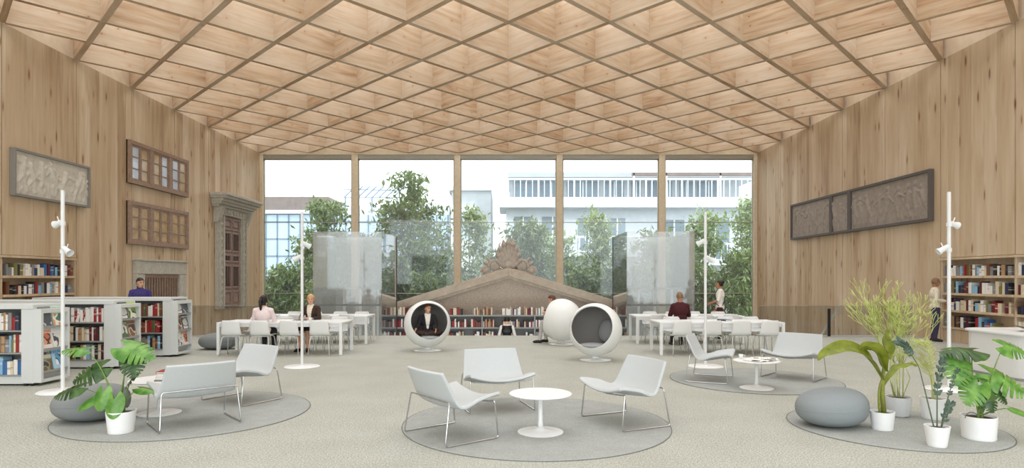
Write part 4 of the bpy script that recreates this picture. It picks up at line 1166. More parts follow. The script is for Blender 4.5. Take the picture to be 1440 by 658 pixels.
# papers and things on the women's table
flat_book('notebook', 'dark notebook lying on the table before the blond woman', (-4.83, 14.33, .732), .15, .3, .22, .018, 'book_plain_black', 'notebook')
for k, (x, y, rz) in enumerate(((-4.9, 14.08, -.2), (-5.35, 14.3, .3))):
    b = MB(); b.box(-.15, .15, -.105, .105, 0, .004); o = b.build('paper_sheet', 'paper', None, loc=(x, y, .732), rotz=rz)
    tag(o, ('white sheets on the table between the two women', 'white sheet on the table by the pink blouse')[k], 'paper')
cup('small white cup on the women\'s table near the blond woman', (-4.55, 14.2, .732), .038, .08)
flat_book('book', 'closed dark book on the table near the standing woman', (5.0, 14.3, .732), .4, .2, .28, .03, 'book_plain_navy')

# ================================================================== RECEPTION DESK
root = empty('reception_desk', 'white curved reception desk in front of the wooden bookcase', 'desk', (9.6, 11.1, .001))
def stad(x0, x1, y0, y1, r, n=10):
    pts = []
    for (cx, cy, a0) in ((x1 - r, y0 + r, -90), (x1 - r, y1 - r, 0), (x0 + r, y1 - r, 90), (x0 + r, y0 + r, 180)):
        for k in range(n + 1):
            a = R(a0 + 90 * k / n); pts.append((cx + math.cos(a) * r, cy + math.sin(a) * r))
    return pts
b = MB(); b.prism(stad(-1.12, 1.1, -1.1, .58, .42), .70, None, Matrix.Translation((0, 0, .04))); b.build('body', 'white_lacquer', root, smart=30)
b = MB(); b.prism(stad(-1.08, 1.06, -1.06, .54, .40), .04); b.build('plinth', 'grey_lacquer', root, smart=30)
b = MB(); b.prism(stad(-1.17, 1.15, -1.15, .63, .45), .035, None, Matrix.Translation((0, 0, .745))); b.build('worktop', 'white_lacquer', root, smart=30, bevel=.006)
lp = empty('laptop', 'dark laptop open on the reception desk', 'laptop', (9.25, 10.75, .7825), R(70))
b = MB(); b.box(-.17, .17, -.12, .12, 0, .016); b.build('keyboard_base', 'black_plastic', lp, bevel=.004)
b = MB(); b.box(-.17, .17, -.004, .004, 0, .22, None, Matrix.Translation((0, .122, .014)) @ Matrix.Rotation(R(-70), 4, 'X')); b.build('screen', 'dark_metal', lp)

# ================================================================== BALL CHAIRS
def ball_chair(label, x, y, n, rad=.55, zc=.63):
    root = empty('ball_chair', label, 'ball chair', (x, y, .001), 0, 'white ball chairs')
    n = Vector(n).normalized(); q = n.to_track_quat('Z', 'Y').to_matrix().to_4x4(); q.translation = (0, 0, zc)
    th = R(54); prof = []
    for i in range(33):
        a = math.pi - (math.pi - th) * i / 32; prof.append((rad * math.sin(a) if i else 0, rad * math.cos(a)))
    ri = rad - .028
    b = MB(); b.lathe(prof + [(prof[-1][0] - .012, prof[-1][1] + .012), (ri * math.sin(th), ri * math.cos(th))], 64, None, q); b.f = b.f[:-1]; b.mi = b.mi[:-1]
    b.build('shell', 'ball_shell', root, smart=60)
    pin = [(ri * math.sin(math.pi - (math.pi - th) * i / 32) if i else 0, ri * math.cos(math.pi - (math.pi - th) * i / 32)) for i in range(33)]
    b = MB(); b.lathe(pin, 64, None, q); b.f = b.f[:-1]; b.mi = b.mi[:-1]
    b.build('lining', 'ball_lining', root, smooth=True)
    # seat pad lying in the bottom of the ball
    nf = Vector((n.x, n.y, 0)).normalized(); c = nf * .10 + Vector((0, 0, zc - .335)); rz = math.atan2(nf.y, nf.x)
    b = MB(); b.ell((0, 0, 0), (.36, .33, .075), 32, 12, None, Matrix.Translation(c) @ Matrix.Rotation(rz, 4, 'Z') @ Matrix.Rotation(R(-6), 4, 'Y')); b.build('seat_cushion', 'ball_cushion', root, smooth=True)
    if label.startswith('empty'):
        pc = -nf * .30 + Vector((nf.y, -nf.x, 0)) * -.16 + Vector((0, 0, zc - .04))
        b = MB(); b.ell((0, 0, 0), (.07, .2, .24), 20, 12, None, Matrix.Translation(pc) @ Matrix.Rotation(rz - .45, 4, 'Z') @ Matrix.Rotation(R(-14), 4, 'Y')); b.build('back_cushion', 'ball_cushion', root, smooth=True)
    b = MB(); b.lathe([(0, 0), (.325, 0), (.33, .01), (.29, .02), (.16, .03), (.08, .05), (.07, .075), (.16, zc - rad + .035), (0, zc - rad + .03)], 48); b.build('pedestal', 'ball_shell', root, smart=50)
ball_chair('white ball chair with a person sitting cross-legged inside', -1.92, 14.65, (.27, -.92, .27))
ball_chair('white ball chair turned away, a reader\'s legs showing beside it', 1.38, 16.1, (-.86, .38, .22))
ball_chair('empty white ball chair showing its dark lining', 1.82, 12.95, (-.37, -.90, .24), .555, .635)
# ================================================================== POTTED PLANTS
def bez(a, m, c, n=10):
    a, m, c = Vector(a), Vector(m), Vector(c)
    return [a * (1 - t) ** 2 + m * 2 * t * (1 - t) + c * t * t for t in [i / n for i in range(n + 1)]]
def pot(root, r0, r1, h, m='pot_white', rim=.012, foot=False, square=False):
    b = MB(); prof = [(0, .0), (r0, 0), (r0 + .004, .01)]
    for i in range(1, 7):
        t = i / 6
        r = r0 + (r1 - r0) * (t if not foot else math.sin(t * math.pi / 2) ** .8); prof.append((r, h * t))
    prof += [(r1 - rim, h), (r1 - rim - .006, h - .03), (0, h - .03)]
    if foot: prof = [(0, 0), (r0 * .8, 0), (r0 * .8, .012)] + prof[2:]
    if square: b.lathe([(0, 0)] + [(r * 1.0, z) for r, z in prof[1:]], 4 * 12, m)
    else: b.lathe(prof, 48, m)
    b.build('pot', m, root, smart=45)
    b = MB(); b.lathe([(0, h - .034), (r1 - rim - .004, h - .034), (r1 - rim - .012, h - .024), (0, h - .016)], 32); b.build('soil', 'soil', root, smooth=True)
def leaf_blade(pos, yaw, pitch, roll, size, split, m, parent, width=1.0, droop=.5):
    """monstera blade: midrib along local +y from the stalk, side lobes swept to the tip, deep slits between them"""
    b = MB(); NV, NU = 64, 6; vs = []; fs = []
    def half(v): return .5 * width * math.sin(math.pi * (min(1, v * .985 + .015)) ** .56) ** .72
    slits = (.34, .48, .61, .73, .84)
    for i in range(NV + 1):
        v = i / NV; w = half(v); cut = 0
        if split:
            for s in slits: cut = max(cut, math.exp(-((v - s) / .019) ** 4))
        for j in range(-NU, NU + 1):
            u = j / NU; a = abs(u)
            ww = w * (1 - .74 * cut * max(0, min(1, (split + .3) * 1.55)))
            x = u * ww
            y = v + .22 * a * ww * 2 * v - .42 * a ** 1.2 * (1 - v) ** 4
            z = -droop * .45 * max(0, y) ** 2 - .55 * abs(x) ** 1.6 + .03 * a + .012 * math.sin(v * 40) * a * (1 if split else 0)
            vs.append(Vector((x, y, z)) * size)
    W_ = 2 * NU + 1
    for i in range(NV):
        for j in range(2 * NU): fs.append((i * W_ + j, i * W_ + j + 1, (i + 1) * W_ + j + 1, (i + 1) * W_ + j))
    Mt = Matrix.Translation(Vector(pos)) @ Matrix.Rotation(yaw, 4, 'Z') @ Matrix.Rotation(pitch, 4, 'X') @ Matrix.Rotation(roll, 4, 'Y')
    b.add([Mt @ q for q in vs], fs, m)
    return b.build('leaf', m, parent, smooth=True)
def monstera(label, x, y, r0, r1, h, leaves, seed, curl=True):
    """leaves: (px offset x, height above floor, depth offset, size, split, yaw deg, pitch deg, roll deg, mat)"""
    rr = random.Random(seed); root = empty('potted_monstera', label, 'plant', (x, y, RZ), 0, 'potted monsteras')
    pot(root, r0, r1, h)
    for k, (dx, z, dy, size, split, yaw, pitch, roll, m) in enumerate(leaves):
        tip = Vector((dx, dy, z)); base = Vector((rr.uniform(-.03, .03), rr.uniform(-.03, .03), h - .03))
        mid = Vector((dx * .35 + rr.uniform(-.03, .03), dy * .35, base.z + (z - base.z) * .75 + .04))
        ld = Vector((-math.sin(R(yaw)) * math.cos(R(pitch)), math.cos(R(yaw)) * math.cos(R(pitch)), math.sin(R(pitch)))); tip = tip - ld * size * .5
        lf = leaf_blade(tip, R(yaw), R(pitch), R(roll), size, split, m, root)
        b = MB(); n = 12; pts = bez(base, mid, tip, n); b.tube(pts, [.009 - .005 * i / n for i in range(n + 1)], 7); b.build('stem', 'stem_green', root, smooth=True)
    if curl:
        b = MB(); b.tube(bez((.02, 0, h - .02), (-.12, -.02, h + .1), (-.17, -.03, h - .02), 10), .004, 5); b.build('aerial_root', 'bark', root, smooth=True)
ML, MD = 'monstera_leaf', 'monstera_leaf_dark'
monstera('white-potted monstera in front of the grey pouf and white bookcases', -4.27, 6.82, .125, .15, .235, [
    (-.60, .91, .1, .24, .35, 96, 6, -22, ML), (-.41, .635, .02, .30, .35, 112, -22, -44, MD), (-.575, .47, -.05, .27, .3, 100, -12, -28, MD), (.20, .89, .0, .33, .32, 262, -14, 36, ML),
    (.145, .745, -.05, .28, .3, 215, -48, 22, MD), (.06, .545, .02, .19, .25, 130, -45, 10, MD), (-.157, .36, -.12, .2, 0, 168, -66, -8, ML), (.0, .285, -.15, .21, 0, 190, -66, 8, ML),
    (-.35, .335, -.08, .18, 0, 128, -30, -20, ML), (.23, .455, .08, .16, 0, 262, -6, 18, ML)], 4)
monstera('broad white-potted monstera in the plant group before the reception desk', 4.98, 6.55, .15, .165, .24, [
    (-.15, .93, .1, .34, .3, 94, 4, -20, MD), (-.215, .71, -.02, .31, .3, 150, -48, -20, ML), (-.13, .49, -.1, .28, .3, 122, -34, -36, ML), (.05, .395, -.1, .2, .2, 178, -60, 0, MD),
    (.237, .45, -.02, .17, .2, 215, -48, 15, MD), (.35, .585, .0, .36, .36, 240, -24, 36, ML), (.39, .315, -.1, .2, 0, 256, -12, 14, ML), (.5, .94, .12, .26, .3, 265, -10, 45, ML), (.10, .62, .12, .15, .2, 30, 10, 30, ML)], 9)

# banana plant
root = empty('potted_banana_plant', 'banana plant with a big arching leaf in a white pot beside the pouf', 'plant', (4.2, 6.95, RZ))
pot(root, .105, .125, .2)
def strap_leaf(pts, wmax, fold, m, name='leaf', twist=0.0, side=Vector((0, 1, 0)), wave=.01):
    n = 24; P = []
    for i in range(n + 1):
        t = i / n * (len(pts) - 1); k = min(len(pts) - 2, int(t)); f = t - k
        a = pts[max(0, k - 1)]; b_, c = pts[k], pts[k + 1]; d = pts[min(len(pts) - 1, k + 2)]
        P.append(.5 * ((2 * b_) + (c - a) * f + (2 * a - 5 * b_ + 4 * c - d) * f * f + (3 * b_ - a - 3 * c + d) * f ** 3))
    vs = []; cols = 9
    for i, p in enumerate(P):
        T_ = (P[min(n, i + 1)] - P[max(0, i - 1)]).normalized(); S = (side - T_ * side.dot(T_)).normalized(); S = Matrix.Rotation(twist * i / n, 3, T_) @ S; Nn = S.cross(T_)
        t = i / n; w = wmax * (math.sin(math.pi * min(1, t * .93 + .07) ** .75)) ** .7 if t < 1 else .004
        for j in range(cols):
            q = j / (cols - 1) * 2 - 1
            vs.append(p + S * (q * w * math.cos(fold * abs(q))) + Nn * (abs(q) * w * math.sin(fold)) + Nn * wave * math.sin(t * 19 + q * 3) * abs(q))
    fs = [(i * cols + j, i * cols + j + 1, (i + 1) * cols + j + 1, (i + 1) * cols + j) for i in range(n) for j in range(cols - 1)]
    b = MB(); b.add(vs, fs, m); return b, P
def stemmed(pts, r):
    b = MB(); b.tube(pts, r, 9); return b
V = Vector
b = stemmed([V((.02, 0, .17)), V((.0, 0, .4)), V((.01, 0, .62)), V((.03, 0, .78))], [.026, .024, .02, .014]); b.build('stem', 'stem_olive', root, smooth=True)
b = stemmed(bez((-.02, .01, .17), (-.06, .0, .45), (.0, 0, .56)), [.014] * 11); b.build('stem', 'stem_olive', root, smooth=True)
for pts, w, fold, tw, side in (
    ([V((.0, 0, .56)), V((-.14, -.02, .76)), V((-.32, -.05, .90)), V((-.52, -.08, .915)), V((-.70, -.12, .87)), V((-.80, -.15, .79))], .10, .35, -.5, V((0, 1, .5))),
    ([V((.02, 0, .66)), V((-.06, -.04, .82)), V((-.14, -.08, .90)), V((-.25, -.12, .95)), V((-.33, -.14, .93))], .11, .25, .2, V((.4, 1, -.6))),
    ([V((.03, 0, .78)), V((.02, -.02, .90)), V((-.02, -.04, .99)), V((.0, -.05, 1.08)), V((.02, -.05, 1.14))], .115, .55, .3, V((1, .6, 0))),
    ([V((.02, .02, .50)), V((.12, .04, .66)), V((.24, .06, .72)), V((.36, .05, .73)), V((.42, .04, .71))], .05, .5, .2, V((0, 1, .4)))):
    b, P = strap_leaf(pts, w, fold, 'banana_leaf', twist=tw, side=side); o = b.build('leaf', 'banana_leaf', root, smooth=True)
    b = MB(); b.tube(P, [.009 * (1 - .8 * i / 24) for i in range(25)], 6); b.build('midrib', 'stem_olive', o, smooth=True)

# pencil tree with thin branching stems
rr = random.Random(5)
rr = random.Random(12)
root = empty('potted_pencil_tree', 'tall pale green bushy plant of thin twigs in a rounded pale pot', 'plant', (4.8, 7.62, RZ))
pot(root, .11, .148, .24, 'pot_grey', foot=True)
b = MB(); tw = MB()
def twig(p, d, L, r, lev):
    e = p + d * L; m = p.lerp(e, .5) + Vector((rr.gauss(0, .02), rr.gauss(0, .02), .01)) * L * 3
    (b if lev < 2 else tw).tube([p, m, e], [r, r * .9, r * .75], 5)
    if lev >= 4: return
    for k in range(rr.choice((2, 3, 3)) if lev < 4 else 2):
        nd = (d + Vector((rr.gauss(0, .33), rr.gauss(0, .33), rr.uniform(.02, .3)))).normalized()
        twig(e, nd, L * rr.uniform(.55, .8), max(.0034, r * .76), lev + 1)
for k in range(10):
    a = rr.uniform(0, 6.28); s = rr.uniform(0, .07)
    p = Vector((math.cos(a) * s, math.sin(a) * s, .21)); twig(p, Vector((math.cos(a) * .05 - .03, math.sin(a) * .05, 1)).normalized(), rr.uniform(.38, .52), .0058, 0)
b.build('stem', 'pencil_green', root, smooth=True); tw.build('twigs_foliage', 'pencil_green', root, smooth=True)

# feathery palm with pale fronds
root = empty('potted_feather_palm', 'white-potted palm with pale yellow-green feathery fronds behind the dark-leaved plant', 'plant', (5.15, 7.5, RZ))
pot(root, .12, .145, .25)
fr = MB(); n_fr = 0
for k, (dx, dy, z, sp) in enumerate(((-.34, .1, .95, .24), (-.2, -.05, 1.0, .24), (-.05, .1, 1.0, .22), (-.26, -.1, .74, .2), (.62, -.05, .76, .13), (-.38, .0, .84, .22))):
    P = bez((rr.uniform(-.04, .04), 0, .23), (dx * .12, dy * .2, z * .98), (dx, dy, z * .92), 16)
    b = MB(); b.tube(P, [.006 * (1 - .7 * i / 16) for i in range(17)], 5)
    for i in range(6, 17):
        t = (i - 5) / 11
        for q in range(2):
            p = P[i].lerp(P[max(0, i - 1)], q / 2); T_ = (P[i] - P[i - 1]).normalized()
            for s in (-1, 1):
                S = T_.cross(Vector((0, 0, 1))); S = S.normalized() if S.length > 1e-3 else Vector((1, 0, 0))
                d = (S * s * .75 + T_ * .55 + Vector((0, 0, rr.uniform(-.35, .1)))).normalized(); L = sp * (1 - .6 * abs(t - .4)) * rr.uniform(.7, 1)
                e = p + d * L + Vector((0, 0, -.08 * L)); m = p.lerp(e, .5) + Vector((0, 0, .05 * L)); wv = T_ * .0045
                b.add([p - wv, p + wv, m + wv * 1.3, e, m - wv * 1.3], [(0, 1, 2, 3, 4)])
    b.build('frond', 'feather_green', root)

# zamioculcas
root = empty('potted_zamioculcas', 'dusky-leaved plant with upright stems in a small tapered white pot', 'plant', (4.33, 6.25, RZ))
pot(root, .085, .115, .205)
for (pts, t0, n, ls) in (([(-.03, 0, .18), (-.12, 0, .55), (-.17, .02, .80), (-.30, .02, 1.0), (-.385, .03, 1.06)], .66, 14, .055), ([(.0, 0, .18), (.0, 0, .45), (.02, .02, .62), (.06, .03, .80), (.09, .03, .88)], .35, 15, .062),
                         ([(.04, 0, .18), (.10, .02, .40), (.16, .03, .58), (.20, .02, .72), (.215, .0, .78)], .40, 12, .034), ([(.02, -.03, .18), (.05, -.04, .3), (.08, -.05, .38), (.10, -.05, .45)], .2, 9, .055)):
    P = []
    Q = [V(p) for p in pts]; n_ = 30
    for i in range(n_ + 1):
        t = i / n_ * (len(Q) - 1); k = min(len(Q) - 2, int(t)); P.append(Q[k].lerp(Q[k + 1], t - k))
    P = [P[0]] + [(P[i - 1] + P[i] * 2 + P[i + 1]) / 4 for i in range(1, n_)] + [P[-1]]
    b = MB(); b.tube(P, [.0075 * (1 - .6 * i / n_) for i in range(n_ + 1)], 6); st = b.build('stem', 'stem_dark', root, smooth=True)
    for k in range(n):
        t = t0 + (1 - t0) * k / (n - 1); i = min(n_ - 1, int(t * n_)); p = P[i]; T_ = (P[i + 1] - P[max(0, i - 1)]).normalized()
        for s in (-1, 1):
            a = rr.uniform(-.7, .7); S = T_.cross(Vector((math.sin(a), -math.cos(a), 0))).normalized() * s
            d = (S * .8 + T_ * .75).normalized(); L = ls * rr.uniform(.85, 1.2); Wd = d.cross(T_).normalized().cross(d) * L * .26; up = d.cross(Wd).normalized() * L * .1
            b = MB(); b.add([p, p + d * L * .35 + Wd + up, p + d * L * .7 + Wd * .85 + up, p + d * L, p + d * L * .7 - Wd * .85 + up, p + d * L * .35 - Wd + up, p + d * L * .5], [(0, 6, 1), (1, 6, 2), (2, 6, 3), (3, 6, 4), (4, 6, 5), (5, 6, 0)])
            b.build('leaf', 'dusky_leaf', root, smooth=True)
# ================================================================== PEOPLE
DG = None
class Body:
    """closed rounded solids that a voxel remesh fuses into one continuous skin"""
    def __init__(s): s.mb = MB(); s.parts = []
    def cap(s, lab, a, b, ra, rb, flat=1.0, lat=None):
        a, b = Vector(a), Vector(b); d = b - a; L = d.length; prof = []
        for i in range(7): t = math.pi / 2 * (1 - i / 6); prof.append((ra * math.cos(t), -ra * math.sin(t)))
        for i in range(7): t = math.pi / 2 * i / 6; prof.append((rb * math.cos(t), L + rb * math.sin(t)))
        z = d.normalized() if L > 1e-6 else Vector((0, 0, 1)); x = Vector(lat) if lat else z.orthogonal(); x = (x - z * x.dot(z)).normalized(); y = z.cross(x)
        M = Matrix((x, y, z)).transposed().to_4x4(); M.translation = a
        prof[0] = (0, prof[0][1]); prof[-1] = (0, prof[-1][1])
        s.mb.lathe(prof, 16, None, M @ Matrix.Diagonal((1, flat, 1, 1))); s.parts.append(('c', lab, a, b, ra, rb))
    def ell(s, lab, c, r, M=None):
        M = (M or Matrix.Identity(4)); s.mb.ell(c, r, 20, 14, None, M); s.parts.append(('e', lab, Vector(c), r, M.to_3x3().inverted()))
    def label(s, p):
        best, bl = 1e9, ''
        for q in s.parts:
            if q[0] == 'c':
                _, lab, a, b, ra, rb = q; d = b - a; t = max(0, min(1, (p - a).dot(d) / max(1e-9, d.dot(d)))); v = (p - a - d * t).length - (ra + (rb - ra) * t)
            else:
                _, lab, c, r, Mi = q; w = Mi @ (p - c); k = math.sqrt((w.x / r[0]) ** 2 + (w.y / r[1]) ** 2 + (w.z / r[2]) ** 2); v = (k - 1) * min(r)
            if v < best: best, bl = v, lab
        return bl
STAND = dict(pelvis=(0, 0, .93), waist=(0, .005, 1.08), chest=(0, -.005, 1.28), neck=(0, -.015, 1.455), head=(0, .015, 1.605), shL=(-.168, -.01, 1.385), shR=(.168, -.01, 1.385), elL=(-.225, -.04, 1.12), elR=(.225, -.04, 1.12),
             wrL=(-.225, .04, .88), wrR=(.225, .04, .88), hiL=(-.09, 0, .90), hiR=(.09, 0, .90), knL=(-.10, .02, .49), knR=(.10, .02, .49), anL=(-.105, -.03, .085), anR=(.105, -.03, .085))
SIT = dict(pelvis=(0, 0, .555), waist=(0, -.01, .70), chest=(0, .0, .89), neck=(0, .01, 1.065), head=(0, .045, 1.21), shL=(-.168, .0, .992), shR=(.168, .0, .992), elL=(-.23, .07, .76), elR=(.23, .07, .76),
           wrL=(-.14, .29, .77), wrR=(.14, .29, .77), hiL=(-.09, .03, .535), hiR=(.09, .03, .535), knL=(-.105, .44, .515), knR=(.105, .44, .515), anL=(-.105, .40, .085), anR=(.105, .40, .085))
def person(label, loc, rz, pose, scale=1.0, skin='skin_light', hair='hair_black', hairstyle='short', top=None, topm=None, bottom=None, shoes='shoe_black', look=(0, 0), over=None, extra=None, width=1.0, tname='shirt', bname='trousers', under=None, voxel=.008, sleeve='full'):
    """look = (yaw, pitch) of the head in degrees; pose joints in metres, y forward"""
    J = {k: Vector(v) for k, v in pose.items()}; J.update({k: Vector(v) for k, v in (over or {}).items()})
    root = bpy.data.objects.new('person', None); COL.objects.link(root); tag(root, label, 'person', 'people in the library')
    root.location = loc; root.rotation_euler = (0, 0, rz); root.scale = (scale,) * 3
    B = Body(); lat = (J['shR'] - J['shL']).normalized()
    def fr(a, c):
        z = (Vector(c) - Vector(a)).normalized(); x = (lat - z * lat.dot(z)).normalized(); y = z.cross(x); return Matrix((x, y, z)).transposed().to_4x4()
    # trunk
    B.ell('hips', J['pelvis'], (.165 * width, .118, .125), fr(J['pelvis'], J['waist'])); B.ell('torso', J['waist'], (.138 * width, .10, .14), fr(J['pelvis'], J['chest']))
    B.ell('torso', J['chest'], (.165 * width, .115, .165), fr(J['waist'], J['neck'])); m = (J['chest'] + J['neck']) / 2; B.ell('torso', m, (.13 * width, .085, .11), fr(J['waist'], J['neck']))
    for s, L in ((-1, 'L'), (1, 'R')):
        B.cap('torso', J['neck'] - Vector((0, 0, .045)), J['sh' + L], .047, .05)
        B.cap('upper', J['sh' + L], J['el' + L], .047, .039); B.cap('fore', J['el' + L], J['wr' + L], .039, .026)
        # hand: palm, four unequal fingers, thumb from the side of the palm
        d = (J['wr' + L] - J['el' + L]).normalized(); inn = (Vector((-s, .15, 0)) - d * Vector((-s, .15, 0)).dot(d)).normalized(); sd = d.cross(inn).normalized()
        if sd.y < 0: sd = -sd
        w = J['wr' + L]; B.cap('hand', w, w + d * .075, .026, .034, .55, sd)
        for k in range(4):
            b0 = w + d * .085 + sd * (.027 - .018 * k); Lf = (.036, .041, .038, .029)[k]; b1 = b0 + d * Lf + inn * .006; b2 = b1 + (d * .7 + inn * .6).normalized() * Lf * .75
            B.cap('hand', b0 - d * .012, b1, .0088, .0082); B.cap('hand', b1, b2, .0082, .0072)
        t0 = w + d * .025 + sd * .026; t1 = t0 + (d * .7 + sd * .75).normalized() * .036; B.cap('hand', t0, t1, .011, .0095); B.cap('hand', t1, t1 + (d * .9 + sd * .3 + inn * .25).normalized() * .03, .0095, .008)
        # leg and foot
        B.cap('thigh', J['hi' + L], J['kn' + L], .083 * (.5 + .5 * width), .056); B.cap('shin', J['kn' + L], J['an' + L], .055, .038); k_, a_ = J['kn' + L], J['an' + L]
        B.ell('shin', k_.lerp(a_, .28) - (Vector((0, .016, 0)) if abs((k_ - a_).z) > .2 else Vector()), (.052, .055, .12) if abs((k_ - a_).z) > .2 else (.05, .05, .05))
        fd = J.get('toe' + L); fd = (Vector((s * .22, 1, 0)).normalized() if fd is None else (Vector(fd) - a_).normalized())
        lowf = Vector((0, 0, -.045)) if fd.z > -.5 else Vector()
        B.cap('foot', a_ + lowf - fd * .035, a_ + lowf + fd * .09, .036, .036, 1.0); B.cap('foot', a_ + lowf + fd * .09 - Vector((0, 0, .006)), a_ + lowf + fd * .155 - Vector((0, 0, .010)), .035, .026)
        B.cap('foot', a_, a_ + lowf, .038, .04)
    # head
    Hm = Matrix.Rotation(R(look[0]), 4, 'Z') @ Matrix.Rotation(R(look[1]), 4, 'X'); hc = J['head']
    def H(x, y, z): return hc + Hm.to_3x3() @ Vector((x, y, z))
    B.cap('neck', J['neck'] - Vector((0, 0, .03)), H(0, -.025, -.06), .052, .05)
    B.ell('head', H(0, -.005, .02), (.075, .095, .098), Hm); B.ell('head', H(0, .03, -.05), (.056, .06, .066), Hm); B.ell('head', H(0, .052, -.088), (.03, .028, .026), Hm)
    B.cap('head', H(0, .088, .015), H(0, .105, -.022), .010, .015); B.ell('head', H(0, .075, -.062), (.026, .018, .012), Hm); B.cap('head', H(-.045, .078, .032), H(.045, .078, .032), .014, .014)
    for s in (-1, 1): B.ell('head', H(s * .077, -.01, -.005), (.012, .02, .032), Hm); B.ell('head', H(s * .042, .06, -.02), (.022, .02, .02), Hm)
    if extra: extra(B, J, 'body')
    # fuse
    me = B.mb.mesh('rough'); to = bpy.data.objects.new('rough', me); COL.objects.link(to)
    rm = to.modifiers.new('r', 'REMESH'); rm.mode = 'VOXEL'; rm.voxel_size = voxel; rm.use_smooth_shade = True
    sm = to.modifiers.new('s', 'SMOOTH'); sm.factor = .5; sm.iterations = 8
    dg = bpy.context.evaluated_depsgraph_get(); ev = to.evaluated_get(dg); bm_ = bpy.data.meshes.new_from_object(ev)
    COL.objects.unlink(to); bpy.data.objects.remove(to)
    bm_.name = 'person_body'; bm_.materials.clear(); bm_.materials.append(MATS[skin]); o = bpy.data.objects.new('body', bm_); COL.objects.link(o); o.parent = root
    V_ = [v.co.copy() for v in bm_.vertices]; N_ = [v.normal.copy() for v in bm_.vertices]; Fc = [tuple(p.vertices) for p in bm_.polygons]
    vl = [B.label(p) for p in V_]
    Hi = Hm.to_3x3().inverted()
    def cloth(name, m, sel, off):
        fs = [f for f in Fc if sum(sel(i) for i in f) * 2 >= len(f)]
        ids = {}; vs = []
        for f in fs:
            for i in f:
                if i not in ids: ids[i] = len(vs); vs.append(V_[i] + N_[i] * (off(i) if callable(off) else off))
        b = MB(); b.add(vs, [tuple(ids[i] for i in f) for f in fs], m)
        return b.build(name, m, root, smooth=True)
    arms = ('upper', 'fore') if sleeve == 'full' else ('upper',)
    low = J['pelvis'].z + .0
    if top:
        up = lambda i: vl[i] in ('torso',) + arms or (vl[i] == 'hips' and V_[i].z > low - .05) or (vl[i] == 'neck' and (V_[i].z < J['neck'].z + (.07 if tname == 'turtleneck' else .01)))
        cloth(tname, top, up, .012)
    if under:                                     # shirt front showing in the opening of a jacket
        cloth('shirt_front', under, lambda i: vl[i] in ('torso', 'neck') and abs(V_[i].x) < .018 + .055 * max(0, min(1, (V_[i].z - J['waist'].z) / (J['neck'].z - J['waist'].z))) and V_[i].y > J['chest'].y + .02 and V_[i].z > J['waist'].z and V_[i].z < J['neck'].z + .02, .016)
    if bottom:
        cloth(bname, bottom, lambda i: vl[i] in ('hips', 'thigh') or (vl[i] == 'shin' and bname in ('trousers',)) or vl[i] == 'skirt', .010)
    if shoes: cloth('shoe', shoes, lambda i: vl[i] == 'foot', .006)
    # hair
    def hsel(i):
        if vl[i] not in ('head', 'neck'): return False
        q = Hi @ (V_[i] - hc)
        if vl[i] == 'neck': return hairstyle in ('long', 'tail') and q.y < -.02 and q.z > -.10
        back = q.y < -.005
        if abs(q.x) > .078 and abs(q.z + .005) < .034 and hairstyle in ('short', 'thin'): return False
        if q.z > .072: return True
        if back and q.z > (-.065 if hairstyle != 'thin' else -.03): return True
        return q.z > .05 and q.y < .075 or (q.y < .02 and q.z > .0)
    vol = {'short': .012, 'thin': .007, 'long': .018, 'tail': .012, 'bun': .014}[hairstyle]
    cloth('hair', hair, hsel, vol)
    if hairstyle == 'tail':
        b = MB(); b.ell(H(0, -.095, .055), (.045, .045, .045), 14, 10); b.tube([H(0, -.12, .05), H(0, -.15, -.03), H(0.0, -.135, -.12), H(.0, -.115, -.2), H(.0, -.11, -.25)], [.03, .038, .034, .024, .008], 10); b.build('ponytail', hair, root, smooth=True)
    if hairstyle == 'bun':
        b = MB(); b.ell(H(0, -.09, .07), (.05, .05, .05), 14, 10); b.build('hair_bun', hair, root, smooth=True)
    if hairstyle == 'long':
        b = MB()
        for s in (-1, 1): b.tube([H(s * .05, .01, .085), H(s * .078, -.005, .03), H(s * .08, -.01, -.05), H(s * .07, -.015, -.11)], [.02, .028, .026, .012], 8)
        b.tube([H(0, -.08, .06), H(0, -.10, -.02), H(0, -.085, -.12)], [.06, .065, .04], 10); b.build('hair_lengths', hair, root, smooth=True)
    for s in (-1, 1):
        b = MB(); b.ell(H(s * .03, .087, .008), (.012, .008, .007), 8, 6, None, Hm); b.build('eye', 'eye_dark', root, smooth=True)
        b = MB(); b.tube([H(s * .016, .096, .03), H(s * .032, .094, .036), H(s * .048, .082, .03)], .004, 5); b.build('eyebrow', hair, root, smooth=True)
    b = MB(); b.ell(H(0, .0925, -.062), (.022, .006, .007), 10, 6, None, Hm); b.build('mouth', 'lip', root, smooth=True)
    if extra: extra(root, J, 'extra', H, cloth, vl, V_)
    return root
PI = math.pi
# 1 man in purple behind the rear white bookcase
person('person in a purple turtleneck standing behind the rear white bookcase', (-8.78, 14.75, .001), face(.5, -.86), STAND, 1.0, 'skin_light', 'hair_black', 'short', top='cloth_purple', bottom='cloth_dark', look=(28, -8), tname='turtleneck',
       over=dict(wrL=(-.1, .26, 1.02), wrR=(.1, .26, 1.02), elL=(-.24, .05, 1.1), elR=(.24, .05, 1.1)))
# 2 woman in pink blouse, seen from behind
person('person with a dark ponytail in a pale pink blouse, sitting with back to the room', (-5.47, 13.80, .001), 0.06, SIT, 1.0, 'skin_light', 'hair_black', 'tail', top='cloth_pink', bottom='cloth_dark', look=(-12, -4), width=.98, tname='blouse')
# 3 blond woman facing the room
person('person with blond hair in a dark brown blazer, sitting facing the room', (-4.72, 14.83, .001), PI - .15, SIT, 1.0, 'skin_light', 'hair_blond', 'bun', top='cloth_brown', bottom='cloth_dark', look=(22, -2), bname='skirt', tname='blazer', under='cloth_cream', width=.95)
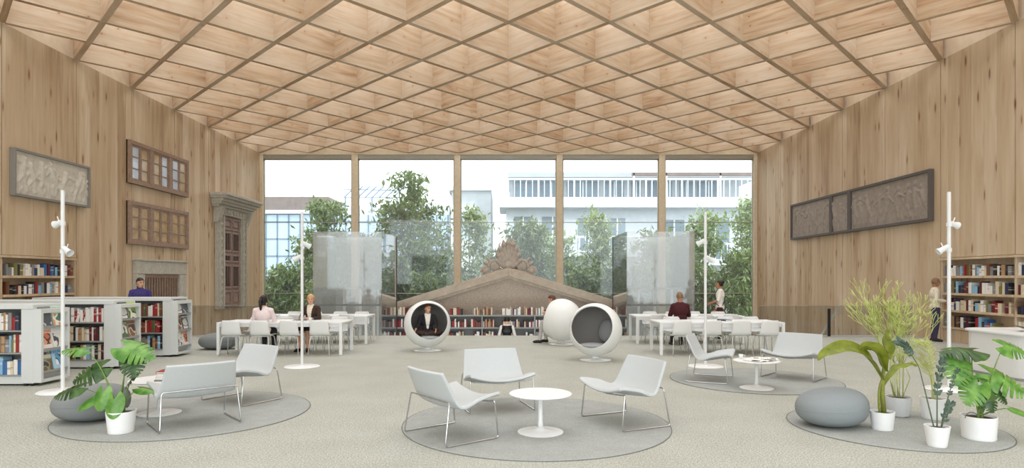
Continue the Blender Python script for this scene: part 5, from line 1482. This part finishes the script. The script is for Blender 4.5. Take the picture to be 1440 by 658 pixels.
# 4 reader cross-legged in the ball chair
XL = dict(SIT); XL.update(knL=(-.30, .17, .60), knR=(.30, .17, .60), anL=(.06, .25, .56), anR=(-.08, .21, .55), hiL=(-.09, .02, .57), hiR=(.09, .02, .57), toeL=(.28, .22, .55), toeR=(-.30, .19, .54), elL=(-.22, .05, .78), elR=(.24, .06, .78), wrL=(-.2, .24, .68), wrR=(.30, .20, .70))
c4 = Vector((-1.92, 14.65, 0)) + Vector((.27, -.92, 0)).normalized() * .10
person('person in a dark suit sitting cross-legged inside the ball chair', (c4.x - .02, c4.y + .05, -.10), face(.18, -.92), XL, .91, 'skin_light', 'hair_brown', 'short', top='cloth_dark', bottom='cloth_brown', look=(28, -4), under='cloth_white', tname='jacket')
# 5 person by the pediment shelf, white sleeves and dark waistcoat, back to the room
def vest(B, J, what, *a):
    if what == 'extra':
        H, cloth, vl, V_ = a
        cloth('waistcoat', 'shoe_black', lambda i: vl[i] == 'torso' and abs(V_[i].x) < .155 and V_[i].z < J['neck'].z - .03 or vl[i] == 'hips', .02)
person('person in a black waistcoat over white sleeves, standing at the pediment shelf', (-.05, 20.95, ZL + .001), 0.0, STAND, 1.06, 'skin_light', 'hair_black', 'short', top='cloth_white', bottom='cloth_dark', look=(0, -8), extra=vest,
       over=dict(wrL=(-.13, .28, 1.02), wrR=(.13, .28, 1.02), elL=(-.25, .05, 1.12), elR=(.25, .05, 1.12)))
# 6 reader leaning out of the turned ball chair
d6 = Vector((-.9, .36, 0)).normalized(); c6 = Vector((1.38, 16.1, 0)) + d6 * .07
S6 = dict(SIT); S6.update(neck=(0, .10, 1.03), head=(0, .19, 1.16), chest=(0, .05, .87), shL=(-.175, .07, .98), shR=(.175, .07, .98), knL=(-.1, .42, .56), knR=(.12, .40, .56), anL=(-.08, .50, .10), anR=(.14, .40, .10), wrL=(-.08, .34, .80), wrR=(.10, .34, .80))
person('person in pale trousers and dark red top sitting in the turned ball chair', (c6.x, c6.y, .001), face(d6.x, d6.y), S6, 1.0, 'skin_light', 'hair_brown', 'short', top='cloth_rust', bottom='cloth_lightgrey', look=(0, -22))
# 7 man in dark red from behind
person('person in a dark red jumper sitting with back to the room at the study table', (4.30, 15.5, .001), -.05, SIT, 1.03, 'skin_tan', 'hair_sandy', 'thin', top='cloth_maroon', bottom='cloth_dark', look=(-4, -6), width=1.14, tname='jumper')
# 8 standing woman
def strap(B, J, what, *a):
    if what == 'extra':
        b = MB(); b.tube([(.12, -.115, 1.40), (.06, -.128, 1.3), (-.06, -.125, 1.12), (-.15, -.08, .98)], .011, 6); b.build('shoulder_strap', 'shoe_black', B, smooth=True)
        b = MB(); b.tube([(.12, -.10, 1.42), (.11, .0, 1.47), (.09, .10, 1.40), (.0, .135, 1.25), (-.12, .12, 1.05), (-.16, .02, .97)], .011, 6); b.build('shoulder_strap', 'shoe_black', B, smooth=True)
person('person in a white short-sleeved blouse and dark red skirt standing beyond the tables', (6.02, 17.6, .001), face(-.86, .35), STAND, .96, 'skin_tan', 'hair_black', 'bun', top='cloth_white', bottom='cloth_maroon', look=(6, 4), bname='skirt', tname='blouse', sleeve='short', extra=strap,
       over=dict(wrR=(.20, .10, .90), elR=(.23, -.05, 1.12), elL=(-.23, .04, 1.14), wrL=(-.14, .24, 1.05)))
# 9 man in white jumper at the wall
person('person in a cream jumper and navy trousers standing at the wall bookcase', (11.62, 16.85, .001), face(.93, -.36), STAND, 1.0, 'skin_tan', 'hair_sandy', 'short', top='cloth_cream', bottom='cloth_navy', look=(8, -4), width=1.02, tname='jumper',
       over=dict(wrR=(.12, .20, 1.10), elR=(.25, -.03, 1.13), wrL=(-.12, .22, 1.08), elL=(-.25, -.02, 1.12)))
